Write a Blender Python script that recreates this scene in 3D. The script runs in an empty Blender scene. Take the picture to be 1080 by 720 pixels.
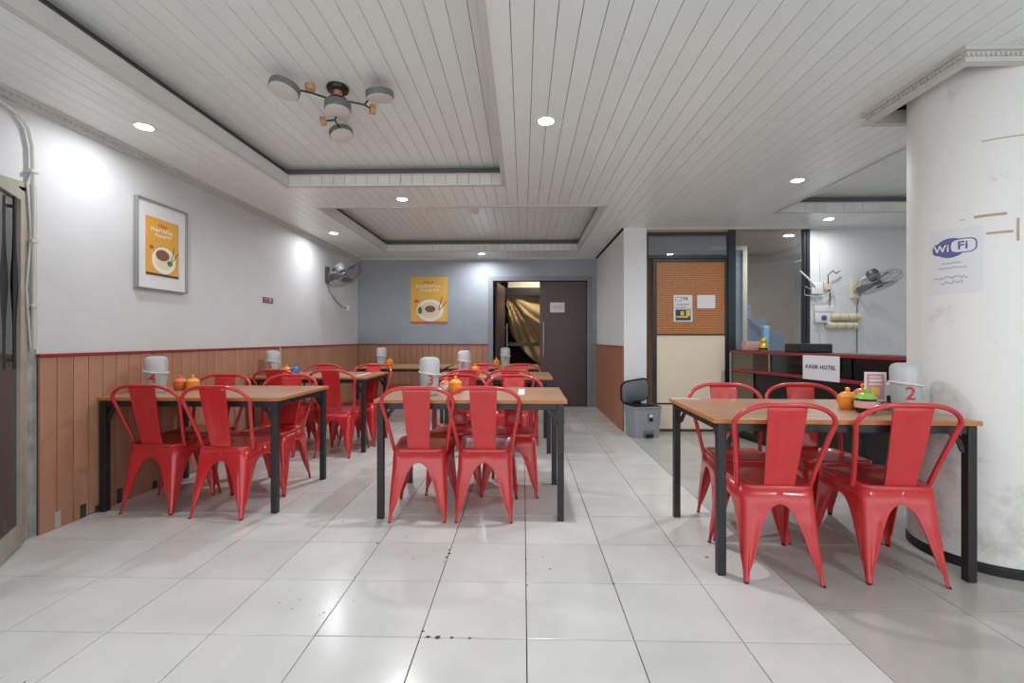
import bpy, bmesh, math, random
from mathutils import Vector, Matrix, Euler
random.seed(7)
PI = math.pi
scene = bpy.context.scene
COL = scene.collection

# ------------------------------------------------------------------ camera, world, exposure
FPX = 487.0
YAW = math.atan(12 / FPX)
cam_d = bpy.data.cameras.new('camera')
cam_d.sensor_fit = 'HORIZONTAL'; cam_d.sensor_width = 36.0
cam_d.lens = 36.0 * FPX / 1080.0
cam_d.shift_y = -3.0 / 1080.0
cam_d.clip_start = 0.05
cam = bpy.data.objects.new('camera', cam_d); COL.objects.link(cam)
cam.location = (0, 0, 1.12); cam.rotation_euler = (PI / 2, 0, YAW)
scene.camera = cam

world = bpy.data.worlds.new('world'); scene.world = world
world.use_nodes = True
wbg = world.node_tree.nodes['Background']
wbg.inputs[0].default_value = (0.93, 0.965, 1.0, 1); wbg.inputs[1].default_value = 1.65
scene.cycles.max_bounces = 14; scene.cycles.diffuse_bounces = 8; scene.cycles.transparent_max_bounces = 12

scene.view_settings.view_transform = 'Standard'
scene.view_settings.look = 'None'
scene.view_settings.exposure = 0.24
scene.view_settings.gamma = 1.0
scene.view_settings.use_curve_mapping = False
LAMP_W = 11.0

# ------------------------------------------------------------------ dimensions
XL, XR, YB, YP, YN = -2.77, 4.81, 7.65, 5.60, -2.2      # left wall, right wall, back wall, partition plane, near end
CZ = 2.455                                              # low ceiling
CU = 2.625                                              # raised ceiling in the trays
XS = 1.212                                              # side wall (right end of grey wall)

# ------------------------------------------------------------------ materials
def lin(c):
    c = c / 255.0
    return c / 12.92 if c <= 0.04045 else ((c + 0.055) / 1.055) ** 2.4
def rgb(r, g, b): return (lin(r), lin(g), lin(b), 1)

def mat(name, col, rough=0.5, metal=0.0, var=0.0, vscale=4.0, bump=0.0, bscale=60.0, coat=0.0, col2=None,
        stretch=(1, 1, 1), rnd=0.0, spec=0.5, emit=None, estr=0.0, alpha=None, trans=0.0):
    m = bpy.data.materials.new(name); m.use_nodes = True
    nt = m.node_tree; N = nt.nodes; L = nt.links
    b = N['Principled BSDF']
    b.inputs['Base Color'].default_value = col
    b.inputs['Roughness'].default_value = rough
    b.inputs['Metallic'].default_value = metal
    b.inputs['Specular IOR Level'].default_value = spec
    if coat: b.inputs['Coat Weight'].default_value = coat; b.inputs['Coat Roughness'].default_value = 0.12
    if trans: b.inputs['Transmission Weight'].default_value = trans
    if alpha is not None: b.inputs['Alpha'].default_value = alpha
    if emit: b.inputs['Emission Color'].default_value = emit; b.inputs['Emission Strength'].default_value = estr
    tc = N.new('ShaderNodeTexCoord'); mp = N.new('ShaderNodeMapping')
    mp.inputs['Scale'].default_value = stretch
    L.new(tc.outputs['Object'], mp.inputs['Vector'])
    out = None
    if var or col2:
        nz = N.new('ShaderNodeTexNoise'); nz.inputs['Scale'].default_value = vscale; nz.inputs['Detail'].default_value = 6
        nz.inputs['Roughness'].default_value = 0.65
        L.new(mp.outputs['Vector'], nz.inputs['Vector'])
        rp = N.new('ShaderNodeValToRGB')
        rp.color_ramp.elements[0].position = 0.3; rp.color_ramp.elements[1].position = 0.72
        c2 = col2 if col2 else tuple(x * (1 - var) for x in col[:3]) + (1,)
        rp.color_ramp.elements[0].color = c2; rp.color_ramp.elements[1].color = col
        L.new(nz.outputs['Fac'], rp.inputs['Fac'])
        out = rp.outputs['Color']
    if rnd:
        oi = N.new('ShaderNodeObjectInfo')
        mr = N.new('ShaderNodeMapRange'); mr.inputs['To Min'].default_value = 1 - rnd; mr.inputs['To Max'].default_value = 1 + rnd * 0.4
        L.new(oi.outputs['Random'], mr.inputs['Value'])
        mx = N.new('ShaderNodeVectorMath'); mx.operation = 'SCALE'
        if out is not None: L.new(out, mx.inputs[0])
        else: mx.inputs[0].default_value = col[:3]
        L.new(mr.outputs['Result'], mx.inputs['Scale'])
        out = mx.outputs['Vector']
    if out is not None: L.new(out, b.inputs['Base Color'])
    if bump:
        n2 = N.new('ShaderNodeTexNoise'); n2.inputs['Scale'].default_value = bscale; n2.inputs['Detail'].default_value = 4
        L.new(mp.outputs['Vector'], n2.inputs['Vector'])
        bp = N.new('ShaderNodeBump'); bp.inputs['Strength'].default_value = bump; bp.inputs['Distance'].default_value = 0.004
        L.new(n2.outputs['Fac'], bp.inputs['Height']); L.new(bp.outputs['Normal'], b.inputs['Normal'])
    return m

def glass_mat(name, tint, rough=0.02, ior=1.5, haze=0.0, hazecol=(0.5, 0.5, 0.5, 1)):
    m = bpy.data.materials.new(name); m.use_nodes = True
    nt = m.node_tree; N = nt.nodes; L = nt.links
    N.remove(N['Principled BSDF'])
    o = N['Material Output']
    t = N.new('ShaderNodeBsdfTransparent'); t.inputs[0].default_value = tint
    g = N.new('ShaderNodeBsdfGlossy'); g.inputs['Roughness'].default_value = rough
    f = N.new('ShaderNodeFresnel'); f.inputs['IOR'].default_value = ior
    mx = N.new('ShaderNodeMixShader'); L.new(f.outputs[0], mx.inputs[0]); L.new(t.outputs[0], mx.inputs[1]); L.new(g.outputs[0], mx.inputs[2])
    last = mx
    if haze:
        d = N.new('ShaderNodeBsdfDiffuse'); d.inputs[0].default_value = hazecol
        m2 = N.new('ShaderNodeMixShader'); m2.inputs[0].default_value = haze
        L.new(mx.outputs[0], m2.inputs[1]); L.new(d.outputs[0], m2.inputs[2]); last = m2
    L.new(last.outputs[0], o.inputs['Surface'])
    return m

M = {}
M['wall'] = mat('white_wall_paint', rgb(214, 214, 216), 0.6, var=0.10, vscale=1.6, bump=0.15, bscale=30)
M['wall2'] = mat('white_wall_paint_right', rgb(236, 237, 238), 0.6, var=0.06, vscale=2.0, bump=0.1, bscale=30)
M['grey_wall'] = mat('grey_wall_paint', rgb(166, 173, 182), 0.5, col2=rgb(150, 158, 168), vscale=1.8, bump=0.1, bscale=30)
M['grey_frame'] = mat('grey_frame_paint', rgb(138, 141, 150), 0.45, var=0.1)
M['concrete'] = mat('rough_plaster', rgb(186, 186, 182), 0.8, col2=rgb(128, 128, 122), vscale=9, bump=0.5, bscale=40)
M['ceil'] = mat('white_pvc_plank', rgb(236, 240, 238), 0.32, rnd=0.035, var=0.03, vscale=3, stretch=(1, .15, 1))
M['fascia'] = mat('white_fascia_board', rgb(226, 226, 222), 0.35, rnd=0.05)
M['ceil_back'] = mat('dark_ceiling_void', rgb(120, 120, 122), 0.8)
M['trimw'] = mat('white_trim', rgb(206, 203, 198), 0.45, var=0.06)
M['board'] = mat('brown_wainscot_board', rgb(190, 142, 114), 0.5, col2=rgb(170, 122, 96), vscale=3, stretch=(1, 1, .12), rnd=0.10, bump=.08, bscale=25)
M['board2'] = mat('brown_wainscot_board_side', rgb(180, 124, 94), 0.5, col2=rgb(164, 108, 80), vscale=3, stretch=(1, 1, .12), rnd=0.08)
M['backing'] = mat('dark_backing', rgb(46, 34, 28), 0.8)
M['red_rail'] = mat('red_rail_paint', rgb(150, 42, 46), 0.4, var=0.15, vscale=9)
M['chip'] = mat('peeled_plaster', rgb(190, 186, 180), 0.7, var=0.2)
M['chipd'] = mat('dark_chip', rgb(66, 68, 68), 0.7, var=0.4, vscale=40)
M['red'] = mat('red_painted_steel', rgb(206, 42, 46), 0.30, coat=0.6, var=0.10, vscale=7)
M['rubber'] = mat('black_rubber', rgb(32, 22, 22), 0.6)
M['black'] = mat('black_steel', rgb(34, 34, 37), 0.42)
M['blackp'] = mat('black_plastic', rgb(22, 22, 24), 0.35)
M['lid'] = mat('dark_grey_lid_inside', rgb(112, 120, 124), 0.4)
M['binbody'] = mat('grey_bin_plastic', rgb(150, 154, 160), 0.4, var=0.05)
M['paper'] = mat('white_paper', rgb(222, 222, 226), 0.6)
M['cream'] = mat('cream_panel', rgb(234, 218, 196), 0.5, var=0.05)
M['tan'] = mat('tan_plaster', rgb(190, 150, 112), 0.6, var=0.1)
M['drape'] = mat('tan_cloth', rgb(186, 158, 114), 0.75, var=0.12, vscale=6)
M['dwood'] = mat('dark_door_wood', rgb(92, 74, 74), 0.4, col2=rgb(74, 58, 60), vscale=5, stretch=(9, 9, .35))
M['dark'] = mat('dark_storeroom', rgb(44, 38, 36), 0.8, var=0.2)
M['steel'] = mat('brushed_steel', rgb(176, 174, 170), 0.3, metal=0.8)
M['alu'] = mat('beige_aluminium', rgb(176, 170, 156), 0.45, var=0.2, vscale=12)
M['dalu'] = mat('dark_aluminium', rgb(40, 44, 52), 0.4)
M['orange'] = mat('orange_plastic', rgb(240, 138, 34), 0.35)
M['orange2'] = mat('amber_plastic', rgb(206, 106, 28), 0.3)
M['yorange'] = mat('yellow_orange_plastic', rgb(244, 164, 66), 0.35)
M['salmon'] = mat('salmon_plastic', rgb(232, 120, 84), 0.35)
M['green'] = mat('lime_plastic', rgb(140, 196, 74), 0.35)
M['blue'] = mat('blue_plastic', rgb(70, 128, 190), 0.35)
M['pinkband'] = mat('pink_label', rgb(226, 170, 170), 0.5)
M['sauce'] = mat('dark_sauce', rgb(40, 22, 18), 0.3)
M['ltblue'] = mat('light_blue_pack', rgb(120, 180, 216), 0.4)
M['grey_tub'] = mat('grey_green_tub', rgb(168, 182, 182), 0.4)
M['clear'] = glass_mat('clear_plastic_dome', (0.93, 0.94, 0.95, 1), 0.08, 1.45, haze=0.50, hazecol=(0.80, 0.82, 0.84, 1))
M['acrylic'] = glass_mat('clear_acrylic', (0.95, 0.96, 0.96, 1), 0.03, 1.45, haze=0.12)
M['glass'] = glass_mat('partition_glass', (0.84, 0.90, 0.94, 1), 0.015, 1.7, haze=0.07, hazecol=(0.52, 0.60, 0.66, 1))  # bluish haze colour stands in for reflections in the pane
M['tglass'] = glass_mat('transom_glass_painted_reflection', (0.80, 0.86, 0.90, 1), 0.02, 1.7, haze=0.25, hazecol=(0.50, 0.57, 0.62, 1))  # stronger haze paints the ceiling's grey-blue reflection into the glass colour
M['dglass'] = glass_mat('dark_door_glass', (0.35, 0.40, 0.40, 1), 0.02, 1.6, haze=0.10)
M['cglass'] = mat('black_counter_glass', rgb(26, 27, 30), 0.10, spec=0.6)
M['olive'] = mat('olive_counter_panel', rgb(104, 94, 76), 0.4, var=0.1)
M['bwood'] = mat('dark_counter_wood', rgb(70, 44, 30), 0.4, var=0.2)
M['numred'] = mat('red_number', rgb(206, 52, 44), 0.5)
M['cable'] = mat('white_cable', rgb(206, 204, 200), 0.5)
M['dcable'] = mat('black_cable', rgb(36, 36, 38), 0.5)
M['cream_pl'] = mat('cream_plastic', rgb(216, 204, 178), 0.5, var=0.08)
M['white_pl'] = mat('white_plastic', rgb(222, 222, 222), 0.4)
M['fan_grey'] = mat('grey_fan_plastic', rgb(120, 122, 124), 0.4)
M['fan_dk'] = mat('dark_fan_plastic', rgb(66, 66, 70), 0.4)
M['fan_bl'] = mat('fan_blade', rgb(132, 134, 134), 0.35)
M['purple'] = mat('purple_plastic', rgb(90, 78, 150), 0.4)
M['lampgrey'] = mat('lamp_grey_rim', rgb(112, 116, 112), 0.45)
M['lampface'] = mat('lamp_white_diffuser', rgb(214, 206, 200), 0.4)
M['wood_lt'] = mat('light_wood', rgb(206, 150, 110), 0.5, var=0.1, vscale=20)
M['emit'] = mat('lit_diffuser', rgb(255, 255, 255), 0.5, emit=(1, 1, 1, 1), estr=14.0)
M['poster'] = mat('poster_orange', rgb(228, 166, 62), 0.45, var=0.05)
M['poster2'] = mat('poster_yellow', rgb(226, 172, 76), 0.5, col2=rgb(230, 190, 84), vscale=5)
M['pwhite'] = mat('poster_white_print', rgb(240, 234, 220), 0.5)
M['pred'] = mat('poster_red_print', rgb(200, 84, 50), 0.5)
M['pgreen'] = mat('poster_green_print', rgb(74, 116, 70), 0.5)
M['pmeat'] = mat('poster_meat_print', rgb(150, 92, 68), 0.5, var=0.5, vscale=60)
M['pbroth'] = mat('poster_broth_print', rgb(226, 216, 186), 0.5)
M['pdark'] = mat('poster_dark_print', rgb(84, 60, 42), 0.5)
M['ink'] = mat('black_ink', rgb(34, 34, 46), 0.6)
M['greyink'] = mat('grey_ink', rgb(120, 122, 134), 0.6)
M['redink'] = mat('red_ink', rgb(200, 96, 96), 0.6)
M['bluelogo'] = mat('blue_print', rgb(92, 98, 158), 0.6)
M['navy'] = mat('navy_print', rgb(48, 60, 84), 0.6)
M['yprint'] = mat('yellow_print', rgb(226, 190, 84), 0.6)
M['pinkprint'] = mat('pink_print', rgb(206, 146, 150), 0.6)
M['maroon'] = mat('maroon_print', rgb(130, 96, 104), 0.6)
M['bluepaint'] = mat('blue_stair_paint', rgb(84, 108, 140), 0.5)
M['bluepane'] = mat('blue_grey_pane', rgb(116, 134, 150), 0.25, var=0.2, vscale=2)
M['peach'] = mat('peach_wall', rgb(206, 176, 146), 0.6, var=0.15)
M['ltgrey'] = mat('light_grey_wall', rgb(176, 184, 190), 0.5)
M['gold'] = mat('gold_figurine', rgb(222, 184, 70), 0.3, metal=0.5)
M['weave'] = mat('pale_pack', rgb(206, 168, 148), 0.6, var=0.35, vscale=60)
M['tape'] = mat('old_tape', rgb(188, 166, 128), 0.6, var=0.2, vscale=30)
M['col_base'] = mat('column_base_black', rgb(28, 28, 28), 0.6, bump=0.4, bscale=60)

def wood_top():
    m = mat('table_top_laminate', rgb(176, 136, 108), 0.30)
    nt = m.node_tree; N = nt.nodes; L = nt.links; b = N['Principled BSDF']
    tc = N.new('ShaderNodeTexCoord'); mp = N.new('ShaderNodeMapping'); mp.inputs['Scale'].default_value = (1.2, 14, 1)
    L.new(tc.outputs['Object'], mp.inputs['Vector'])
    n = N.new('ShaderNodeTexNoise'); n.inputs['Scale'].default_value = 2.2; n.inputs['Detail'].default_value = 6
    L.new(mp.outputs['Vector'], n.inputs['Vector'])
    r = N.new('ShaderNodeValToRGB'); r.color_ramp.elements[0].position = .3; r.color_ramp.elements[1].position = .75
    r.color_ramp.elements[0].color = rgb(158, 120, 94); r.color_ramp.elements[1].color = rgb(190, 154, 126)
    L.new(n.outputs['Fac'], r.inputs['Fac']); L.new(r.outputs['Color'], b.inputs['Base Color'])
    return m
M['top'] = wood_top()
M['topedge'] = mat('table_edge_band', rgb(190, 120, 66), 0.4)

def tile_mat(name, c1, c2, rough, spots):
    m = mat(name, c1, rough)
    nt = m.node_tree; N = nt.nodes; L = nt.links; b = N['Principled BSDF']
    tc = N.new('ShaderNodeTexCoord'); oi = N.new('ShaderNodeObjectInfo')
    ad = N.new('ShaderNodeVectorMath'); ad.operation = 'ADD'
    L.new(tc.outputs['Object'], ad.inputs[0]); L.new(oi.outputs['Location'], ad.inputs[1])
    n = N.new('ShaderNodeTexNoise'); n.inputs['Scale'].default_value = 3.0; n.inputs['Detail'].default_value = 6
    L.new(ad.outputs[0], n.inputs['Vector'])
    r = N.new('ShaderNodeValToRGB'); r.color_ramp.elements[0].position = .3; r.color_ramp.elements[1].position = .7
    r.color_ramp.elements[0].color = c2; r.color_ramp.elements[1].color = c1
    L.new(n.outputs['Fac'], r.inputs['Fac'])
    mr = N.new('ShaderNodeMapRange'); mr.inputs['To Min'].default_value = .94; mr.inputs['To Max'].default_value = 1.03
    L.new(oi.outputs['Random'], mr.inputs['Value'])
    sc = N.new('ShaderNodeVectorMath'); sc.operation = 'SCALE'
    L.new(r.outputs['Color'], sc.inputs[0]); L.new(mr.outputs['Result'], sc.inputs['Scale'])
    col = sc.outputs[0]
    if spots:
        n2 = N.new('ShaderNodeTexNoise'); n2.inputs['Scale'].default_value = 42; n2.inputs['Detail'].default_value = 3
        L.new(ad.outputs[0], n2.inputs['Vector'])
        n3 = N.new('ShaderNodeTexNoise'); n3.inputs['Scale'].default_value = 1.3
        L.new(ad.outputs[0], n3.inputs['Vector'])
        mu = N.new('ShaderNodeMath'); mu.operation = 'MULTIPLY'
        L.new(n2.outputs['Fac'], mu.inputs[0]); L.new(n3.outputs['Fac'], mu.inputs[1])
        r2 = N.new('ShaderNodeValToRGB'); r2.color_ramp.elements[0].position = .435; r2.color_ramp.elements[1].position = .46
        L.new(mu.outputs[0], r2.inputs['Fac'])
        mx = N.new('ShaderNodeMix'); mx.data_type = 'RGBA'
        L.new(r2.outputs['Color'], mx.inputs['Factor']); L.new(col, mx.inputs['A']); mx.inputs['B'].default_value = rgb(120, 116, 110)
        col = mx.outputs['Result']
    L.new(col, b.inputs['Base Color'])
    return m
M['tile'] = tile_mat('white_floor_tile', rgb(224, 224, 222), rgb(210, 209, 206), 0.20, True)
M['tile2'] = tile_mat('beige_floor_tile', rgb(195, 194, 189), rgb(178, 177, 171), 0.14, False)
M['grout'] = mat('dark_grout', rgb(86, 84, 80), 0.9, var=0.3, vscale=20)

def column_mat():
    m = mat('white_column_plaster', rgb(216, 215, 213), 0.6, bump=0.25, bscale=24)
    nt = m.node_tree; N = nt.nodes; L = nt.links; b = N['Principled BSDF']
    tc = N.new('ShaderNodeTexCoord')
    n = N.new('ShaderNodeTexNoise'); n.inputs['Scale'].default_value = 5; n.inputs['Detail'].default_value = 8; n.inputs['Roughness'].default_value = .7
    L.new(tc.outputs['Object'], n.inputs['Vector'])
    sx = N.new('ShaderNodeSeparateXYZ'); L.new(tc.outputs['Object'], sx.inputs[0])
    mr = N.new('ShaderNodeMapRange'); mr.inputs['From Min'].default_value = 1.5; mr.inputs['From Max'].default_value = .1
    mr.inputs['To Min'].default_value = -.08; mr.inputs['To Max'].default_value = .10
    L.new(sx.outputs['Z'], mr.inputs['Value'])
    ad = N.new('ShaderNodeMath'); ad.operation = 'ADD'; L.new(n.outputs['Fac'], ad.inputs[0]); L.new(mr.outputs['Result'], ad.inputs[1])
    r = N.new('ShaderNodeValToRGB')
    r.color_ramp.elements[0].position = .54; r.color_ramp.elements[0].color = rgb(230, 229, 227)
    r.color_ramp.elements[1].position = .84; r.color_ramp.elements[1].color = rgb(168, 165, 160)
    L.new(ad.outputs[0], r.inputs['Fac']); L.new(r.outputs['Color'], b.inputs['Base Color'])
    return m
M['column'] = column_mat()

def perforated():
    m = mat('perforated_brown_panel', rgb(150, 92, 46), 0.45)
    nt = m.node_tree; N = nt.nodes; L = nt.links; b = N['Principled BSDF']
    tc = N.new('ShaderNodeTexCoord'); mp = N.new('ShaderNodeMapping')
    mp.inputs['Rotation'].default_value = (PI / 2, 0, 0); mp.inputs['Scale'].default_value = (30, 30, 30)
    L.new(tc.outputs['Object'], mp.inputs['Vector'])
    br = N.new('ShaderNodeTexBrick'); br.inputs['Scale'].default_value = 1.0
    br.inputs['Color1'].default_value = rgb(216, 146, 84); br.inputs['Color2'].default_value = rgb(202, 132, 72); br.inputs['Mortar'].default_value = rgb(138, 84, 42)
    br.inputs['Mortar Size'].default_value = .13; br.inputs['Brick Width'].default_value = .9; br.inputs['Row Height'].default_value = .6
    L.new(mp.outputs['Vector'], br.inputs['Vector']); L.new(br.outputs['Color'], b.inputs['Base Color'])
    return m
M['perf'] = perforated()

# ------------------------------------------------------------------ mesh helpers
class MB:
    def __init__(s): s.v = []; s.f = []; s.mi = []; s.cur = 0
    def add(s, vs, fs):
        o = len(s.v); s.v += [tuple(v) for v in vs]
        for f in fs: s.f.append(tuple(i + o for i in f)); s.mi.append(s.cur)
        return s
    def box(s, x0, x1, y0, y1, z0, z1, c=0.0):
        if c <= 0:
            vs = [(x, y, z) for z in (z0, z1) for y in (y0, y1) for x in (x0, x1)]
            return s.add(vs, [(0, 2, 3, 1), (4, 5, 7, 6), (0, 1, 5, 4), (2, 6, 7, 3), (0, 4, 6, 2), (1, 3, 7, 5)])
        b = bmesh.new(); bmesh.ops.create_cube(b, size=1)
        for v in b.verts: v.co = Vector(((x0 + x1) / 2 + v.co.x * (x1 - x0), (y0 + y1) / 2 + v.co.y * (y1 - y0), (z0 + z1) / 2 + v.co.z * (z1 - z0)))
        bmesh.ops.bevel(b, geom=b.edges[:], offset=c, segments=2, profile=.6, affect='EDGES')
        b.verts.index_update()
        s.add([v.co for v in b.verts], [[v.index for v in f.verts] for f in b.faces]); b.free()
        return s
    def rings(s, rings, close=True, cap=True):
        n = len(rings[0]); vs = [p for r in rings for p in r]; fs = []
        for i in range(len(rings) - 1):
            for j in range(n if close else n - 1):
                k = (j + 1) % n
                fs.append((i * n + j, i * n + k, (i + 1) * n + k, (i + 1) * n + j))
        if cap:
            fs.append(tuple(reversed(range(n)))); fs.append(tuple(range((len(rings) - 1) * n, len(rings) * n)))
        return s.add(vs, fs)
    def tube(s, pts, r, n=8, cap=True, closed=False):
        pts = [Vector(p) for p in pts]; R = []; up = None; m = len(pts)
        rr = r if isinstance(r, (list, tuple)) else [r] * m
        for i, p in enumerate(pts):
            if closed: t = (pts[(i + 1) % m] - pts[i - 1]).normalized()
            else: t = (pts[min(i + 1, m - 1)] - pts[max(i - 1, 0)]).normalized()
            if up is None: up = Vector((0, 0, 1)) if abs(t.z) < .9 else Vector((1, 0, 0))
            a = (up - t * up.dot(t)).normalized(); b = t.cross(a); up = a
            R.append([p + (a * math.cos(2 * PI * k / n) + b * math.sin(2 * PI * k / n)) * rr[i] for k in range(n)])
        if closed: R.append(R[0]); cap = False
        return s.rings(R, True, cap)
    def lathe(s, prof, c=(0, 0, 0), n=24, axis=None):
        R = []
        Mx = Matrix.Identity(3)
        if axis is not None: Mx = Vector((0, 0, 1)).rotation_difference(Vector(axis).normalized()).to_matrix()
        for r, z in prof:
            R.append([Mx @ Vector((r * math.cos(2 * PI * k / n), r * math.sin(2 * PI * k / n), z)) + Vector(c) for k in range(n)])
        return s.rings(R, True, True)
    def prism(s, poly, a, b, plane='xz'):
        def P(u, v, w): return {'xz': (u, w, v), 'yz': (w, u, v), 'xy': (u, v, w)}[plane]
        n = len(poly)
        return s.add([P(u, v, a) for u, v in poly] + [P(u, v, b) for u, v in poly],
                     [tuple(range(n)), tuple(reversed(range(n, 2 * n)))] + [(i, n + i, n + (i + 1) % n, (i + 1) % n) for i in range(n)])
    def xf(s, mx):
        s.v = [tuple(mx @ Vector(v)) for v in s.v]; return s
    def mesh(s, name, m, smooth=None):
        me = bpy.data.meshes.new(name); me.from_pydata(s.v, [], s.f); me.validate()
        ms = m if isinstance(m, (list, tuple)) else [m]
        for q in ms: me.materials.append(q)
        if len(ms) > 1 and len(me.polygons) == len(s.mi): me.polygons.foreach_set('material_index', s.mi)
        b = bmesh.new(); b.from_mesh(me); bmesh.ops.recalc_face_normals(b, faces=b.faces[:]); b.to_mesh(me); b.free()
        if smooth:
            me.polygons.foreach_set('use_smooth', [True] * len(me.polygons)); me.set_sharp_from_angle(angle=math.radians(smooth))
        me.update(); return me
    def build(s, name, m, parent=None, smooth=None):
        return link(name, s.mesh(name, m, smooth), parent)

def link(name, data, parent=None, loc=None, rot=None):
    o = bpy.data.objects.new(name, data); COL.objects.link(o)
    if parent: o.parent = parent
    if loc: o.location = loc
    if rot: o.rotation_euler = rot
    return o
def tag(o, label=None, cat=None, group=None, kind=None):
    if label: o['label'] = label
    if cat: o['category'] = cat
    if group: o['group'] = group
    if kind: o['kind'] = kind
    return o
def thing(name, label, cat, loc=(0, 0, 0), rz=0.0, group=None):
    return tag(link(name, None, None, loc, (0, 0, rz)), label, cat, group)
def struct(name, mb, m, smooth=None, label=None):
    o = mb.build(name, m, None, smooth); o['kind'] = 'structure'
    if label: o['label'] = label
    return o
def copy_tree(o, parent=None):
    c = o.copy(); COL.objects.link(c); c.parent = parent
    for ch in list(o.children): copy_tree(ch, c)
    return c
BOXC = {}
def piece(name, x0, x1, y0, y1, z0, z1, m, parent, c=0.0):
    """box piece with shared mesh data, placed by its centre"""
    k = (m.name, round(x1 - x0, 4), round(y1 - y0, 4), round(z1 - z0, 4), c)
    if k not in BOXC:
        a, b, d = (x1 - x0) / 2, (y1 - y0) / 2, (z1 - z0) / 2
        BOXC[k] = MB().box(-a, a, -b, b, -d, d, c).mesh(name, m)
    return link(name, BOXC[k], parent, ((x0 + x1) / 2, (y0 + y1) / 2, (z0 + z1) / 2))
def text_mb(body, size, depth=0.0006, bold=0.0, fine=9.0):
    cu = bpy.data.curves.new('t', 'FONT'); cu.body = body; cu.size = size; cu.extrude = depth; cu.offset = bold
    cu.align_x = 'CENTER'; cu.align_y = 'CENTER'; cu.resolution_u = 3; cu.space_character = 1.08
    o = bpy.data.objects.new('t', cu); COL.objects.link(o)
    bpy.context.view_layer.update()
    me = bpy.data.meshes.new_from_object(o.evaluated_get(bpy.context.evaluated_depsgraph_get()))
    b = bmesh.new(); b.from_mesh(me); bmesh.ops.triangulate(b, faces=b.faces[:])
    for _ in range(3):
        le = [e for e in b.edges if e.calc_length() > fine]
        if not le: break
        bmesh.ops.subdivide_edges(b, edges=le, cuts=1); bmesh.ops.triangulate(b, faces=b.faces[:])
    b.to_mesh(me); b.free()
    mb = MB(); mb.add([v.co for v in me.vertices], [tuple(p.vertices) for p in me.polygons])
    bpy.data.objects.remove(o); bpy.data.curves.remove(cu); bpy.data.meshes.remove(me)
    return mb
FRONT = Matrix.Rotation(PI / 2, 4, 'X')           # text plane -> faces -y, reads along +x

# ------------------------------------------------------------------ floor
floor = struct('floor', MB().box(XL - .15, XR + .15, YN, YB + .15, -.06, -.010), M['grout'], label='tiled restaurant floor with dark joints')
G = .0021
def tiles(x0, w, ncol, y0, nrow, xe, ye, m):
    for i in range(ncol):
        for j in range(nrow):
            a, b = x0 + i * w, min(x0 + (i + 1) * w, xe); c, d = y0 + j * w, min(y0 + (j + 1) * w, ye)
            if b - a < .02 or d - c < .02: continue
            o = piece('floor_tile', a + G, b - G, c + G, d - G, -.012, 0, m, floor, .0012)
            o.location.z += random.uniform(-.0006, 0)
tiles(-2.788, .4, 10, 1.724 - .4 * 9, 25, XS, YB - .01, M['tile'])
tiles(XS, .6, 6, 1.948 - .6 * 6, 15, XR, YP + .25, M['tile2'])

rc = random.Random(5)
def flake(cx, cy, r):
    n = 7; P = [(cx + r * rc.uniform(.5, 1.3) * math.cos(2 * PI * k / n), cy + r * rc.uniform(.4, 1.0) * math.sin(2 * PI * k / n)) for k in range(n)]
    MB().prism(P, -.001, .0006, 'xy').build('chipped_spot', M['chipd'], floor)
for cx, cy, r in ((-.392, 2.44, .010), (-.386, 2.40, .014), (-.395, 2.36, .011), (-.380, 2.47, .007), (-.40, 2.31, .006), (.012, 2.34, .008), (.014, 2.20, .007), (.016, 2.10, .008), (.41, 2.12, .009),
                  (-.36, 1.727, .012), (-.32, 1.724, .016), (-.27, 1.725, .010), (-.20, 1.723, .008), (-.385, 1.76, .008), (-.79, 2.15, .007), (-.80, 2.51, .012), (.10, 2.37, .006), (.13, 2.25, .007), (-.66, 2.60, .006), (-.56, 2.34, .005)):
    flake(cx, cy, r * .75)

# ------------------------------------------------------------------ ceiling with three raised trays
TRAYS = [(-2.06, -.18, .90, 4.00), (-2.08, .82, 4.68, 7.00), (2.68, 4.35, 3.00, 4.94)]
HOLE = (2.045, 2.775, 2.185, 2.775)                # opening around the column inside its moulding
ceil = struct('ceiling', MB().box(XL - .15, XR + .15, YN, YB + .15, 2.72, 2.78), M['ceil_back'], label='white plank ceiling with raised trays')
PW = .0985; X0 = -.153 - PW * 27
HOLES = TRAYS + [HOLE, (XS, XR + 1, YP, YB + 1)]
x = X0
while x < XR:
    xa, xb = max(x, XL), min(x + PW, XR)
    hs = [h for h in HOLES if h[0] < xb - .003 and h[1] > xa + .003]
    ends = [(xa, xb, YB)]
    for ca, cb, ye in ends:
        ys = sorted({YN, ye} | {e for h in hs for e in h[2:] if YN < e < ye})
        run = []
        for s0, s1 in zip(ys, ys[1:]):
            m_ = (s0 + s1) / 2; iv = [(ca, cb)]
            for h in hs:
                if h[2] < m_ < h[3]:
                    iv = [q for u, v in iv for q in ((u, min(v, h[0])), (max(u, h[1]), v)) if q[1] - q[0] > .004]
            for u, v in iv: run.append((u, v, s0, s1))
        for u, v, s0, s1 in run:
            piece('ceiling_plank', u + .0015, v - .0015, s0, s1, CZ, CZ + .012, M['ceil'], ceil, .0015)
    # raised planks inside the trays
    for t in TRAYS:
        e0, e1 = t[0] - .07, t[1] + .07
        p, q = max(xa, e0), min(xb, e1)
        if q - p > .01: piece('tray_plank', p + .0014, q - .0014, t[2] - .07, t[3] + .07, CU, CU + .012, M['ceil'], ceil, .0015)
    x += PW
LIP = 2.556
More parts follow.
